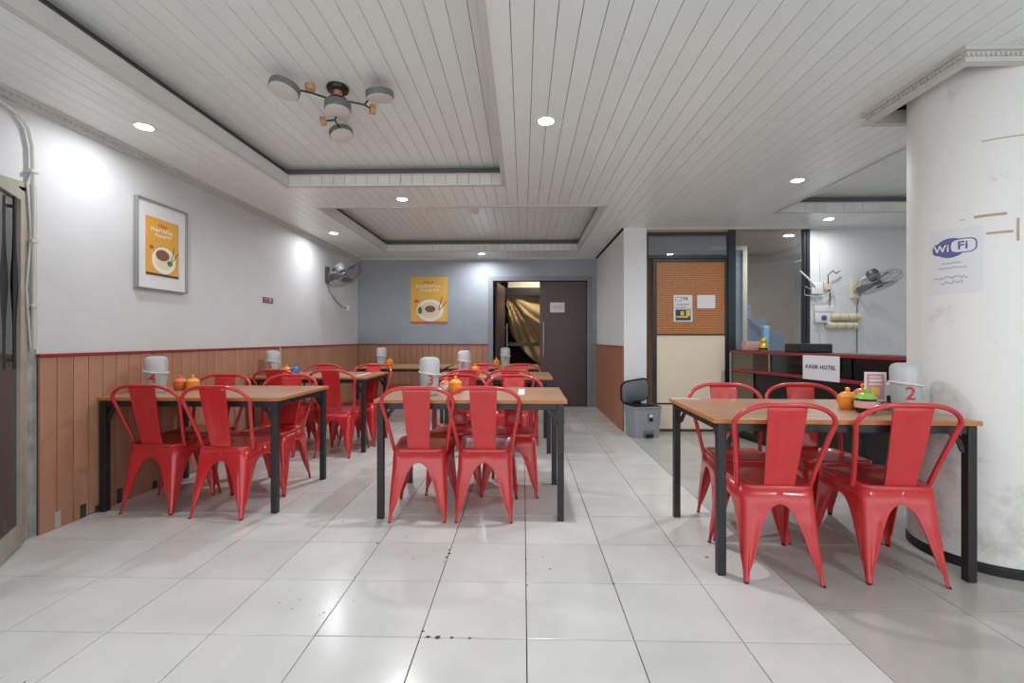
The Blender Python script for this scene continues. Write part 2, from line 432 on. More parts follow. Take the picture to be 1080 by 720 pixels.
for t in TRAYS:
    xa, xb, ya, yb = t
    n = max(1, round((xb - xa) / PW)); w = (xb - xa) / n
    for i in range(n):
        piece('fascia_board', xa + i * w + .002, xa + (i + 1) * w - .002, yb, yb + .012, CZ, LIP - .012, M['fascia'], ceil, .001)
    for (a, b, c, d) in ((xa - .012, xa, ya, yb), (xb, xb + .012, ya, yb), (xa, xb, ya - .012, ya)):
        piece('fascia_side', a, b, c, d, CZ, LIP, M['fascia'], ceil)
    piece('fascia_cap', xa, xb, yb - .006, yb + .014, LIP - .012, LIP, M['trimw'], ceil)
    for (a, b, c, d) in ((xa - .03, xa + .004, ya, yb), (xb - .004, xb + .03, ya, yb), (xa - .03, xb + .03, yb - .004, yb + .03), (xa - .03, xb + .03, ya - .03, ya + .004)):
        piece('tray_edge_trim', a, b, c, d, CZ - .006, CZ, M['trimw'], ceil)
    # void walls of the cove
    for (a, b, c, d) in ((xa - .10, xa - .08, ya - .1, yb + .1), (xb + .08, xb + .10, ya - .1, yb + .1), (xa - .1, xb + .1, yb + .08, yb + .10), (xa - .1, xb + .1, ya - .10, ya - .08)):
        piece('cove_side', a, b, c, d, CZ + .013, CU + .02, M['ceil_back'], ceil)

# ------------------------------------------------------------------ walls
def wall(name, boxes, m, label=None):
    mb = MB()
    for b in boxes: mb.box(*b)
    return struct(name, mb, m, label=label)
DY0, DY1, DZ = 1.45, 2.495, 1.985                     # left door opening
wl = wall('wall_left', [(XL - .14, XL, 2.56, YB + .14, 0, CZ + .02), (XL - .14, XL, YN, 2.56, DZ, CZ + .02), (XL - .14, XL, YN, DY0, 0, DZ)], M['wall'], 'white plaster wall above brown boards')
wj = wall('wall_jamb', [(XL - .14, XL - .004, DY1, 2.56, 0, DZ)], M['concrete'], 'bare grey plaster door jamb')
DX0, DX1, DH = -.503, 1.048, 2.078                   # storeroom door opening in the back wall
wb = wall('wall_back', [(XL, DX0, YB, YB + .14, 0, CZ + .02), (DX1, XS, YB, YB + .14, 0, CZ + .02), (DX0, DX1, YB, YB + .14, DH, CZ + .02)], M['grey_wall'], 'grey painted back wall')
ws = wall('wall_side', [(XS, XS + .272, YP, YB + .14, 0, CZ + .02)], M['wall2'], 'white wall pier beside the grey wall')
wr = wall('wall_right', [(XR, XR + .14, YN, YP + 3.0, 0, CZ + .02)], M['wall2'])
GX0, GX1 = 2.478, 3.407                              # glazed part of the partition
wp = wall('wall_partition', [(GX1, XR, YP, YP + .12, 0, CZ + .02)], M['wall'], 'white wall behind the counter')

# wainscot boards: children of their walls
def jag(): return random.choice([0, 0, 0, .004, .008])
def wains(parent, a, b, mk, m, z1=1.015):
    n = round((b - a) / .1); w = (b - a) / n
    for i in range(n): mk(a + i * w, a + (i + 1) * w, jag(), m, parent, z1)
def mk_left(a, b, j, m, par, z1): piece('wainscot_board', XL + .004, XL + .018, a + .0022, b - .0022, j, z1, m, par, .002)
def mk_back(a, b, j, m, par, z1): piece('wainscot_board', a + .0022, b - .0022, YB - .018, YB - .004, j, z1, m, par, .002)
def mk_side(a, b, j, m, par, z1): piece('wainscot_board', XS - .018, XS - .004, a + .004, b - .004, j, z1, m, par, .002)
wains(wl, 2.56, YB - .02, mk_left, M['board']); piece('board_backing', XL, XL + .004, 2.56, YB, 0, 1.015, M['backing'], wl)
wains(wb, XL + .02, -.585, mk_back, M['board']); piece('board_backing', XL, -.585, YB - .004, YB, 0, 1.015, M['backing'], wb)
wains(ws, YP + .005, YB - .02, mk_side, M['board2']); piece('board_backing', XS - .004, XS, YP, YB, 0, 1.015, M['backing'], ws)
piece('dado_rail', XL, XL + .026, 2.555, YB, 1.012, 1.032, M['red_rail'], wl, .004)
piece('dado_rail', XL, -.585, YB - .026, YB, 1.012, 1.032, M['red_rail'], wb, .004)
piece('dado_rail', XS - .026, XS, YP, YB, 1.012, 1.028, M['red_rail'], ws, .004)
for (y, w, h, k) in ((2.645, .035, .10, 'chip'), (2.80, .04, .085, 'chipd'), (2.965, .045, .09, 'chipd'), (3.06, .04, .10, 'chipd'), (2.90, .03, .045, 'chipd'), (3.36, .04, .06, 'chipd')):
    piece('peeled_patch', XL + .018, XL + .0205, y, y + w, .004, h, M[k], wl, .001)
# cornices
tr = struct('trim_1', MB().box(XL, XL + .05, YN, YB, CZ - .022, CZ).box(XL, XL + .028, YN, YB, CZ - .05, CZ - .022), M['trimw'], label='grey moulded cornice over the left wall')
n = 0
mb = MB(); yy = 1.0
while yy < YB - .03: mb.box(XL + .028, XL + .040, yy, yy + .018, CZ - .040, CZ - .022); yy += .036
d = mb.build('dentil', M['trimw'], tr); d['kind'] = 'stuff'
struct('trim_2', MB().box(XL + .05, XS - .02, YB - .03, YB, CZ - .025, CZ), M['trimw'])
struct('trim_3', MB().box(XS + .272, XR, YP - .03, YP - .001, CZ - .03, CZ), M['trimw'])
struct('trim_4', MB().box(XS - .02, XS, YP, YB - .03, CZ - .02, CZ), M['backing'])
# door frame of the storeroom
mb = MB()
for b in ((DX0 - .08, DX0, YB - .03, YB + .10, 0, DH + .07), (DX1, DX1 + .08, YB - .03, YB + .10, 0, DH + .07), (DX0, DX1, YB - .03, YB + .10, DH, DH + .07)): mb.box(*b)
struct('trim_5', mb, M['grey_frame'], label='grey door frame')

# storeroom behind the back wall
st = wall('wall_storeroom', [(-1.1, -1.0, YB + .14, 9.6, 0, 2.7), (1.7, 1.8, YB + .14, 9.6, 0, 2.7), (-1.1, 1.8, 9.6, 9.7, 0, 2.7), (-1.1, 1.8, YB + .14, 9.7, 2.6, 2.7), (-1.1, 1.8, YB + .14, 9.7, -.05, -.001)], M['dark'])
dr = thing('double_door_leaf', 'closed dark brown wooden door leaf with a toilet notice and steel bar handle', 'door', (DX1 - .005, YB + .03, 0), 0)
def door_leaf(root, w, h, flip):
    s = -1 if not flip else 1
    x0, x1 = (-w, 0) if not flip else (0, w)
    MB().box(x0, x1, 0, .04, .006, h, .003).build('door_panel', M['dwood'], root)
    hx = x0 + .06 if not flip else x1 - .06
    hd = MB().tube([(hx, -.05, .82), (hx, -.05, 1.40)], .013, 10).build('bar_handle', M['steel'], root, 40)
    for hz in (.90, 1.32): MB().tube([(hx, -.05, hz), (hx, .0, hz)], .010, 8).build('handle_post', M['steel'], hd, 40)
door_leaf(dr, .77, DH - .01, False)
pp = MB().box(-.60, -.36, -.003, -.0005, 1.555, 1.72).build('notice', M['paper'], dr); tag(pp, 'white sheet with red lettering')
text_mb('TOILET', .05).xf(Matrix.Translation((-.48, -.0045, 1.64)) @ FRONT).build('lettering', M['redink'], pp)
dl = thing('double_door_leaf', 'dark brown wooden door leaf standing open into the storeroom', 'door', (DX0 + .06, YB + .14, 0), math.radians(82))
door_leaf(dl, .74, DH - .01, True)
# drape swag, beams and board in the storeroom
def drape():
    mb = MB(); nu, nv = 40, 26; V = []
    for j in range(nv + 1):
        v = j / nv
        for i in range(nu + 1):
            u = i / nu
            x = -.36 + u * 1.25
            low = .95 - .42 * u + .30 * (1 - u) ** 3
            top = 1.98 - .03 * u
            z = top + (low - top) * v
            sag = math.sin(PI * u) * .16 * v
            an = math.atan2(u * 1.25 + .05, v * .9 + .04); y = 9.0 + .055 * math.sin(24 * an + 1.5 * math.sin(5 * u)) * min(1, 4 * v * (1 - .3 * v)) * (.5 + .5 * u) + .035 * math.sin(9 * an + 7 * v)
            V.append((x + .10 * v * (1 - u), y, z - sag))
    F = [(j * (nu + 1) + i, j * (nu + 1) + i + 1, (j + 1) * (nu + 1) + i + 1, (j + 1) * (nu + 1) + i) for j in range(nv) for i in range(nu)]
    mb.add(V, F); return mb
o = drape().build('cloth_drape', M['drape'], None, 60); tag(o, 'tan cloth hung in swags in the storeroom doorway', 'curtain')
sm = o.modifiers.new('t', 'SOLIDIFY'); sm.thickness = .006
o = MB().box(-.7, 1.5, 8.86, 8.96, 1.99, 2.10).box(-.7, 1.5, 8.6, 8.7, 1.93, 1.98).build('roof_beam', M['dcable']); tag(o, 'black beam over the tan cloth in the storeroom', 'beam')
tag(MB().box(-.30, 1.4, 9.02, 9.05, 2.11, 2.32).build('ceiling_board', M['cream']), 'cream board above the black beam in the storeroom', 'board')
tag(MB().box(-.9, -.42, 8.5, 8.56, 0, 2.2, .004).build('storage_panel', M['bwood']), 'dark wooden panel at the storeroom left side', 'panel')
tag(MB().box(-.3, 1.4, 8.72, 8.80, .98, 1.05, .004).build('cross_rail', M['bwood']), 'dark wooden cross rail low in front of the tan cloth', 'rail')

# ------------------------------------------------------------------ glazed partition and office door
PX0 = XS + .272
mb = MB()
for b in ((PX0, PX0 + .02, YP, YP + .06, 0, 2.40), (2.455, 2.54, YP - .01, YP + .06, 0, CZ), (3.345, 3.375, YP - .005, YP + .05, 0, 2.445), (3.375, GX1 + .004, YP - .02, YP + .06, 0, 2.445), (PX0, 2.47, YP, YP + .06, 2.36, 2.40), (PX0, 2.47, YP, YP + .06, 2.085, 2.125)): mb.box(*b)
struct('trim_6', mb, M['dalu'], label='dark aluminium partition frame')
struct('trim_7', MB().box(PX0, 2.455, YP + .005, YP + .05, 2.40, CZ), M['tan'])
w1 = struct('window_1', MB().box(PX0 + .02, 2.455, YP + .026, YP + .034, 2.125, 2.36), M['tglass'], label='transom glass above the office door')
w2 = struct('window_2', MB().box(2.54, 3.345, YP + .02, YP + .028, .0, CZ - .01), M['glass'], label='tall glass pane behind the counter')
od = thing('office_door', 'dark framed door with brown perforated upper panel and cream lower panel', 'door', (1.565, YP, 0))
mb = MB()
for b in ((0, .045, .01, .055, .01, 2.08), (.86, .905, .01, .055, .01, 2.08), (.045, .86, .01, .055, 2.045, 2.08), (.045, .86, .01, .055, 1.160, 1.175), (.045, .86, .01, .055, .01, .03)): mb.box(*b)
mb.build('door_frame', M['dalu'], od)
MB().box(.045, .86, .022, .040, 1.175, 2.045).build('perforated_panel', M['perf'], od)
MB().box(.045, .86, .022, .040, .34, 1.160).build('lower_panel', M['cream'], od)
MB().box(.045, .86, .022, .040, .03, .33).build('kick_panel', M['cream'], od)
MB().box(.045, .86, .018, .030, .325, .345).build('kick_rail', M['bwood'], od)
nt_ = MB().box(.248, .472, .017, .0215, 1.325, 1.645).build('paper_notice', M['paper'], od)
tag(nt_, 'white sheet with a screen logo above and a dark blue and yellow print below')
mb = MB(); mb.box(.27, .345, .0158, .0170, 1.573, 1.579).box(.27, .276, .0158, .0170, 1.573, 1.622).box(.339, .345, .0158, .0170, 1.573, 1.622).box(.27, .36, .0158, .0170, 1.616, 1.622); mb.build('screen_logo', M['maroon'], nt_)
MB().box(.365, .385, .0158, .0170, 1.585, 1.620).box(.395, .415, .0158, .0170, 1.585, 1.620).build('grey_print', M['greyink'], nt_)
MB().box(.275, .43, .0158, .0170, 1.525, 1.540).build('pink_print', M['pinkprint'], nt_)
MB().box(.255, .465, .0158, .0170, 1.483, 1.487).box(.27, .39, .0158, .017, 1.496, 1.500).build('rule_line', M['ink'], nt_)
MB().box(.27, .452, .0156, .0166, 1.340, 1.470).build('navy_print', M['navy'], nt_)
MB().box(.278, .42, .0148, .0156, 1.372, 1.392).box(.395, .445, .0148, .0156, 1.392, 1.462).box(.33, .37, .0148, .0156, 1.40, 1.45).build('yellow_print', M['yprint'], nt_)
tag(MB().box(.53, .744, .017, .0215, 1.484, 1.644).build('blank_notice', M['paper'], od), 'plain white sheet on the brown panel')
# room behind the partition
wall('wall_office', [(PX0, XR, 8.3, 8.4, 0, 2.5), (PX0, XR, YP + .12, 8.4, 2.48, 2.52), (PX0, XR, YP + .25, 8.4, -.05, -.003)], M['peach'])
wall('wall_gap', [(PX0, 2.46, 6.1, 6.14, 0, 2.46)], M['tan'])
w3 = struct('window_3', MB().box(2.5, 3.02, 6.45, 6.47, .9, 2.34), M['bluepane'], label='blue grey pane with a pale frame behind the glass')
mb = MB()
for b in ((3.02, 3.08, 6.43, 6.49, .0, 2.40), (2.5, 3.02, 6.43, 6.49, 2.34, 2.40)): mb.box(*b)
mb.build('window_frame', M['cream_pl'], w3)
sc_ = thing('staircase', 'blue stepped stair side seen through the tall glass pane', 'staircase', (3.1, 6.9, 0))
for i in range(5):
    MB().box(.02 + i * .24, .26 + i * .24, 0, .8, 0, 1.62 - i * .2, .004).build('step', M['bluepaint'], sc_)
MB().tube([(-.02, -.04, 1.60), (.55, -.04, 1.12)], .016, 8).build('handrail', M['maroon'], sc_)

# ------------------------------------------------------------------ round column with square moulding
CC = Vector((2.41, 2.482)); CR = .305
colm = struct('wall_column', MB().lathe([(CR, .05), (CR, 2.70)], (0, 0, 0), 72), M['column'], 40, 'round white plaster column with scuffs')
colm.location = (CC.x, CC.y, 0)
MB().lathe([(CR + .004, 0), (CR + .004, .035), (CR - .01, .05)], (0, 0, 0), 64).build('column_base', M['col_base'], colm, 40)
mb = MB()
hx0, hx1, hy0, hy1 = HOLE[0] - CC.x, HOLE[1] - CC.x, HOLE[2] - CC.y, HOLE[3] - CC.y
for (o_, zz0, zz1) in ((.035, CZ - .020, CZ - .001), (.020, CZ - .052, CZ - .020), (.030, CZ - .072, CZ - .052)):
    for b in ((hx0 - o_, hx0 + .012, hy0 + .012, hy1 - .012), (hx1 - .012, hx1 + o_, hy0 + .012, hy1 - .012), (hx0 - o_, hx1 + o_, hy0 - o_, hy0 + .012), (hx0 - o_, hx1 + o_, hy1 - .012, hy1 + o_)):
        mb.box(b[0], b[1], b[2], b[3], zz0, zz1)
cm = mb.build('column_moulding', M['trimw'], colm)
mb = MB(); k = hx0 - .02
while k < hx1: mb.box(k, k + .012, hy0 - .027, hy0 - .020, CZ - .044, CZ - .028); k += .022
k = hy0
while k < hy1: mb.box(hx0 - .027, hx0 - .020, k, k + .012, CZ - .044, CZ - .028); k += .022
q = mb.build('moulding_ornament', M['trimw'], cm); q['kind'] = 'stuff'
def on_col(u, v, a0, off=.0):
    a = a0 + u / CR
    return ((CR + off) * math.cos(a), (CR + off) * math.sin(a), v)
def col_patch(name, a0, u0, u1, v0, v1, m, parent, off, n=10):
    mb = MB(); V = []
    for k in range(2):
        for j in (v0, v1):
            for i in range(n + 1): V.append(on_col(u0 + (u1 - u0) * i / n, j, a0, off + k * .0008))
    F = []; s = n + 1
    for i in range(n):
        F += [(2 * s + i, 2 * s + i + 1, 3 * s + i + 1, 3 * s + i), (i, s + i, s + i + 1, i + 1), (i, i + 1, 2 * s + i + 1, 2 * s + i), (s + i, 3 * s + i, 3 * s + i + 1, s + i + 1)]
    mb.add(V, F); return mb.build(name, m, parent, 40)
def col_wrap(mb, a0, u, v, off):
    mb.v = [on_col(u + p[0], v + p[1], a0, off + p[2]) for p in mb.v]; return mb
A0 = math.radians(206)
ws_ = thing('wifi_notice', 'white sheet with a blue oval wifi logo taped to the round column', 'notice', (CC.x, CC.y, 0))
col_patch('sheet', A0, -.105, .105, 1.345, 1.665, M['paper'], ws_, .0008)
def superel(cx, cy, a, b, p=3.2, n=28, z=0.0):
    m_ = MB(); P = [(cx, cy, z)]
    for k in range(n):
        t = 2 * PI * k / n; c, s = math.cos(t), math.sin(t)
        P.append((cx + a * math.copysign(abs(c) ** (2 / p), c), cy + b * math.copysign(abs(s) ** (2 / p), s), z))
    m_.add(P, [(0, k + 1, (k + 1) % n + 1) for k in range(n)]); return m_
col_wrap(superel(-.012, 0, .062, .049, 2.0), A0, 0, 1.572, .0020).build('logo_oval', M['bluelogo'], ws_)
col_wrap(superel(-.050, 0, .038, .031, 2.6), A0, 0, 1.570, .0022).build('logo_lobe', M['bluelogo'], ws_)
col_wrap(superel(.037, 0, .050, .036), A0, 0, 1.577, .0024).build('logo_badge', M['bluelogo'], ws_)
col_wrap(superel(.037, 0, .045, .031), A0, 0, 1.577, .0027).build('logo_badge_field', M['paper'], ws_)
col_wrap(text_mb('Wi', .050, .0003, .0008, .02), A0, -.047, 1.570, .0034).build('lettering', M['pwhite'], ws_)
col_wrap(text_mb('Fi', .054, .0003, .0012, .02), A0, .036, 1.577, .0036).build('lettering', M['bluelogo'], ws_)
def scribble(u0, u1, v, amp, seed):
    rr = random.Random(seed); pts = []; n = 26
    for i in range(n): pts.append((u0 + (u1 - u0) * i / (n - 1), v + rr.uniform(-amp, amp), 0))
    return MB().tube(pts, .0012, 4)
col_wrap(scribble(-.045, .032, 1.497, .003, 1), A0, 0, 0, .002).build('printed_line', M['greyink'], ws_)
col_wrap(scribble(-.062, .052, 1.473, .003, 2), A0, 0, 0, .002).build('printed_line', M['greyink'], ws_)
col_wrap(scribble(-.085, .055, 1.425, .010, 3), A0, 0, 0, .002).build('handwriting', M['greyink'], ws_)
col_wrap(scribble(-.050, .035, 1.400, .008, 4), A0, 0, 0, .002).build('handwriting', M['greyink'], ws_)
for (a, u0, u1, v0, v1) in ((222, -.01, .10, 1.700, 1.712), (226, .01, .10, 1.615, 1.626), (247, .0, .009, 1.575, 1.68), (240, -.08, .06, 2.06, 2.065), (205, .03, .05, 1.70, 1.703)):
    col_patch('tape_strip', math.radians(a), u0, u1, v0, v1, M['tape'], colm, .0006)

# ------------------------------------------------------------------ left glazed door, corridor behind, conduits
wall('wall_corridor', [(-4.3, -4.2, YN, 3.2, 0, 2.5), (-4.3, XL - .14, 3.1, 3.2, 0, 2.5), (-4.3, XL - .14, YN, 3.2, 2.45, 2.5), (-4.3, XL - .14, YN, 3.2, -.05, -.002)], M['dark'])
struct('trim_8', MB().box(XL - .10, XL + .012, DY1 - .035, DY1 + .005, 0, DZ - .03).box(XL - .10, XL + .012, DY0, DY1, DZ - .05, DZ), M['alu'])
gd = thing('glass_door', 'beige aluminium framed glass door with a black pull handle, ajar at the left edge', 'door', (XL + .02, DY1 - .04, 0), math.radians(-90 + 33))
LW, LH = .86, 1.925
for nm, b in (('stile', (.0, .055, -.02, .02, .01, LH)), ('stile', (LW - .055, LW, -.02, .02, .01, LH)), ('top_rail', (.055, LW - .055, -.02, .02, LH - .06, LH)), ('bottom_rail', (.055, LW - .055, -.02, .02, .01, .12))):
    MB().box(*b, .003).build(nm, M['alu'], gd)
MB().box(.055, LW - .055, -.003, .003, .12, LH - .06).build('pane', M['dglass'], gd)
hp = [(.155, .022, 1.86 - .9 * t) for t in [k / 14 for k in range(15)]]
MB().tube(hp, [.006 + .010 * math.exp(-((k - 7) / 2.4) ** 2) for k in range(15)], 8).build('pull_handle', M['blackp'], gd, 40)
for hz in (1.80, 1.0): MB().box(.148, .162, -.003, .022, hz, hz + .015).build('handle_bracket', M['blackp'], gd)
cd = thing('cable_conduit', 'grey conduit pipe bending down the left wall beside the glass door', 'pipe', (XL, 0, 0))
MB().tube([(.02, 2.0, CZ - .075), (.02, 2.36, CZ - .085), (.02, 2.45, CZ - .11), (.02, 2.50, CZ - .17), (.02, 2.52, CZ - .26), (.02, 2.525, 2.0), (.02, 2.525, 1.06)], .011, 10).build('pipe', M['trimw'], cd, 40)
MB().tube([(.016, 2.525, 2.06), (.016, 2.497, 1.98), (.016, 2.515, 1.70), (.016, 2.49, 1.40), (.016, 2.515, 1.05)], .006, 8).build('cable', M['cable'], cd, 40)
for hz in (2.05, 1.66, 1.30): MB().box(.0, .034, 2.505, 2.545, hz, hz + .015).build('clip', M['trimw'], cd)
cd2 = MB().tube([(XL + .006, 5.13, 1.33 - .30), (XL + .030, 5.14, 1.02), (XL + .030, 5.14, .78)], .006, 6).build('wall_cable', M['cable'], None, 40)
tag(cd2, 'thin white cable dropping from the dado rail behind table 5', 'cable')

# ------------------------------------------------------------------ chairs
def make_chair():
    root = link('metal_chair', None)
    def seatz(y): return .440 + .03 * y
    def outline(inset, n=5):
        hw_f, hw_r, yf, yr, r = .185 - inset, .165 - inset, .18 - inset, -.18 + inset, max(.055 - inset, .01)
        P = []
        for (cx, cy, a0) in ((hw_f - r, yf - r, 0), (-hw_f + r, yf - r, 90), (-hw_r + r, yr + r, 180), (hw_r - r, yr + r, 270)):
            for k in range(n + 1):
                a = math.radians(a0 + 90 * k / n); P.append((cx + r * math.cos(a), cy + r * math.sin(a)))
        return P
    rings = []
    for inset, dz in ((.002, -.022), (.0, -.008), (.003, -.001), (.010, .002), (.022, -.001), (.034, -.006), (.06, -.007), (.10, -.007)):
        rings.append([(x, y, seatz(y) + dz) for x, y in outline(inset)])
    rings[-1] = [(x * .3, y * .3, seatz(y) - .0075) for x, y, z in rings[-1]]
    MB().rings(rings, True, True).build('seat', M['red'], root, 45)
    # legs: folded sheet, each with wings that widen into the arches
    HS = [0, .012, .052, .072, .10, .14, .18, .225, .262, .29, .312, .328, .340, .348, .352, .354, .3541, .425]
    WS = [.017, .018, .021, .029, .039, .051, .061, .073, .085, .096, .107, .118, .131, .144, .156, .21, .21, .21]
    top = {(1, 1): (.181, .176), (-1, 1): (-.181, .176), (1, -1): (.161, -.176), (-1, -1): (-.161, -.176)}
    foot = {(1, 1): (.203, .205), (-1, 1): (-.203, .205), (1, -1): (.174, -.235), (-1, -1): (-.174, -.235)}
    def cpos(k, h):
        t = h / .425
        t2 = t ** .85
        return Vector((foot[k][0] * (1 - t2) + top[k][0] * t2, foot[k][1] * (1 - t2) + top[k][1] * t2, h))
    for k in ((1, 1), (-1, 1), (1, -1), (-1, -1)):
        R = []
        kx, ky = (-k[0], k[1]), (k[0], -k[1])
        for h, w in zip(HS, WS):
            c = cpos(k, h); ax = cpos(kx, h) - c; ay = cpos(ky, h) - c
            wx, wy = min(w, ax.length / 2), min(w, ay.length / 2)
            dx, dy = ax.normalized(), ay.normalized()
            r = min(.012 + .03 * h / .425, .85 * min(wx, wy))
            fl = .007 if .03 < h < .34 else (.004 if h < .1 else .0005)
            inn = (dx + dy).normalized() * fl
            rib = .0045 * max(0, min(1, (h - .05) / .05, (.31 - h) / .05))
            def wing(d, o, w_):
                a_ = max(r, w_ * .34); b_ = w_ * .86
                return [c + d * (a_ + (b_ - a_) * f_) - o * rib * g_ for f_, g_ in ((.02, 0), (.25, 1), (.65, 1), (.95, 0))]
            prof = [c + dx * wx + dy * fl, c + dx * wx] + wing(dx, dy, wx)[::-1]
            cc = c + dx * r + dy * r
            for q in range(7):
                a = q / 6 * PI / 2
                prof.append(cc - dx * r * math.sin(a) - dy * r * math.cos(a))
            prof += wing(dy, dx, wy) + [c + dy * wy, c + dy * wy + dx * fl]
            R.append(prof)
        lg = MB().rings(R, False, False).build('leg', M['red'], root, 50)
        md = lg.modifiers.new('sheet', 'SOLIDIFY'); md.thickness = .0025; md.offset = 0
        c = cpos(k, 0)
        ins = Vector((-k[0] * .007, -k[1] * .007, 0))
        MB().lathe([(.0095, 0), (.010, .005), (.006, .007)], c + ins, 8).build('foot_cap', M['rubber'], lg)
    # hoop
    half = [(.166, -.110, .425), (.180, -.142, .52), (.197, -.177, .62), (.212, -.206, .70)]
    for q in range(9):
        a_ = q / 8 * PI / 2
        half.append((.055 + .165 * math.cos(a_), -.222 - .040 * math.sin(a_), .742 + .093 * math.sin(a_)))
    half.append((0, -.263, .835))
    pts = half + [(-a, b, c) for a, b, c in reversed(half[:-1])]
    MB().tube([(a, b, c - .0115) for a, b, c in pts], .0115, 10).build('back_hoop', M['red'], root, 60)
    # splat with folded edges and an embossed field
    V = []; nu, nv = 10, 16
    for j in range(nv + 1):
        t = j / nv; hw = .066 + .018 * t; z = .428 + .392 * t
        y = -.172 - .090 * t - .004 * math.sin(PI * t)
        for i in range(nu + 1):
            s = -1 + 2 * i / nu
            e = 0.0
            if i in (0, nu): e = .008
            elif 3 <= i <= nu - 3 and 3 <= j <= nv - 3: e = .006
            sx = s if i not in (0, nu) else s
            xx = hw * (math.copysign(1, s) if i in (0, 1, nu - 1, nu) else s)
            V.append((xx, y + e, z))
    F = [(j * (nu + 1) + i, j * (nu + 1) + i + 1, (j + 1) * (nu + 1) + i + 1, (j + 1) * (nu + 1) + i) for j in range(nv) for i in range(nu)]
    sp = MB().add(V, F).build('back_splat', M['red'], root, 30)
    md = sp.modifiers.new('sheet', 'SOLIDIFY'); md.thickness = .0025; md.offset = 0
    return root
chair0 = make_chair(); FIRST = [True]
def chair(x, y, rz_deg, label, group):
    """x, y = midpoint of the four feet; rz 0 faces +y (away from the camera)"""
    o = chair0 if FIRST[0] else copy_tree(chair0)
    FIRST[0] = False
    a = math.radians(rz_deg)
    off = Matrix.Rotation(a, 3, 'Z') @ Vector((0, -.015, 0))
    o.location = (x - off.x, y - off.y, 0); o.rotation_euler = (0, 0, a)
    tag(o, label, 'chair', group)
GRP = 'red metal cafe chairs'
C = chair
C(-2.405, 3.098, -1, 'red metal chair on the near side of the front left-wall table, against the boards', GRP)
C(-1.900, 3.032, -3, 'red metal chair on the near side of the front left-wall table, by its outer leg', GRP)
C(-2.425, 3.465, 181, 'red metal chair on the far side of the front left-wall table, against the boards', GRP)
C(-1.890, 3.470, 178, 'red metal chair on the far side of the front left-wall table, by its outer leg', GRP)
C(-.655, 3.010, 2, 'red metal chair on the near side of the front centre table, left one', GRP)
C(-.242, 3.018, 0, 'red metal chair on the near side of the front centre table, right one', GRP)
C(-.512, 3.510, 183, 'red metal chair on the far side of the front centre table, left one', GRP)
C(-.088, 3.470, 177, 'red metal chair on the far side of the front centre table, right one', GRP)
C(1.203, 2.342, -4, 'red metal chair on the near side of the right-hand table, by its left leg', GRP)
C(1.758, 2.345, -4, 'red metal chair on the near side of the right-hand table, beside the round column', GRP)
C(1.275, 2.785, 175, 'red metal chair on the far side of the right-hand table, before the office door', GRP)
C(1.770, 2.790, 176, 'red metal chair on the far side of the right-hand table, before the cashier counter', GRP)
C(-2.330, 4.520, -2, 'red metal chair on the near side of the second left-wall table, against the boards', GRP)
C(-1.790, 4.500, -2, 'red metal chair on the near side of the second left-wall table, by its outer leg', GRP)
C(-2.260, 4.960, 180, 'red metal chair on the far side of the second left-wall table, against the boards', GRP)
C(-1.720, 4.975, 176, 'red metal chair on the far side of the second left-wall table, by its outer leg', GRP)
C(-.520, 4.520, 0, 'red metal chair on the near side of the second centre table, left one', GRP)
C(-.115, 4.560, -2, 'red metal chair on the near side of the second centre table, right one', GRP)
C(-.470, 5.050, 182, 'red metal chair on the far side of the second centre table, left one', GRP)
C(-.035, 5.060, 178, 'red metal chair on the far side of the second centre table, right one', GRP)

# backless stools under the back table
def make_stool(x, y, label):
    root = thing('metal_stool', label, 'stool', (x, y, 0), 0, 'red metal stools under the back table')
    MB().box(-.17, .17, -.15, .15, .445, .475, .012).build('seat', M['red'], root, 40)
    for sx in (-1, 1):
        for sy in (-1, 1):
            a, b = Vector((sx * .15, sy * .13, .45)), Vector((sx * .20, sy * .17, 0))
            R = []
            for t, w in ((0, .05), (.5, .035), (.86, .022), (1, .016)):
                p = a.lerp(b, t); R.append([p + Vector((-sx * w, 0, 0)), p, p + Vector((0, -sy * w, 0)), p + Vector((-sx * .004, -sy * .004, 0))])
            MB().rings(R, True, True).build('leg', M['red'], root)
    MB().box(-.165, .165, -.150, -.146, .36, .45).box(-.165, .165, .146, .150, .36, .45).box(-.170, -.166, -.145, .145, .36, .45).box(.166, .170, -.145, .145, .36, .45).build('apron', M['red'], root)
make_stool(-1.72, 6.42, 'red backless metal stool under the back table, left one')
make_stool(-1.12, 6.45, 'red backless metal stool under the back table, right one behind table 3')

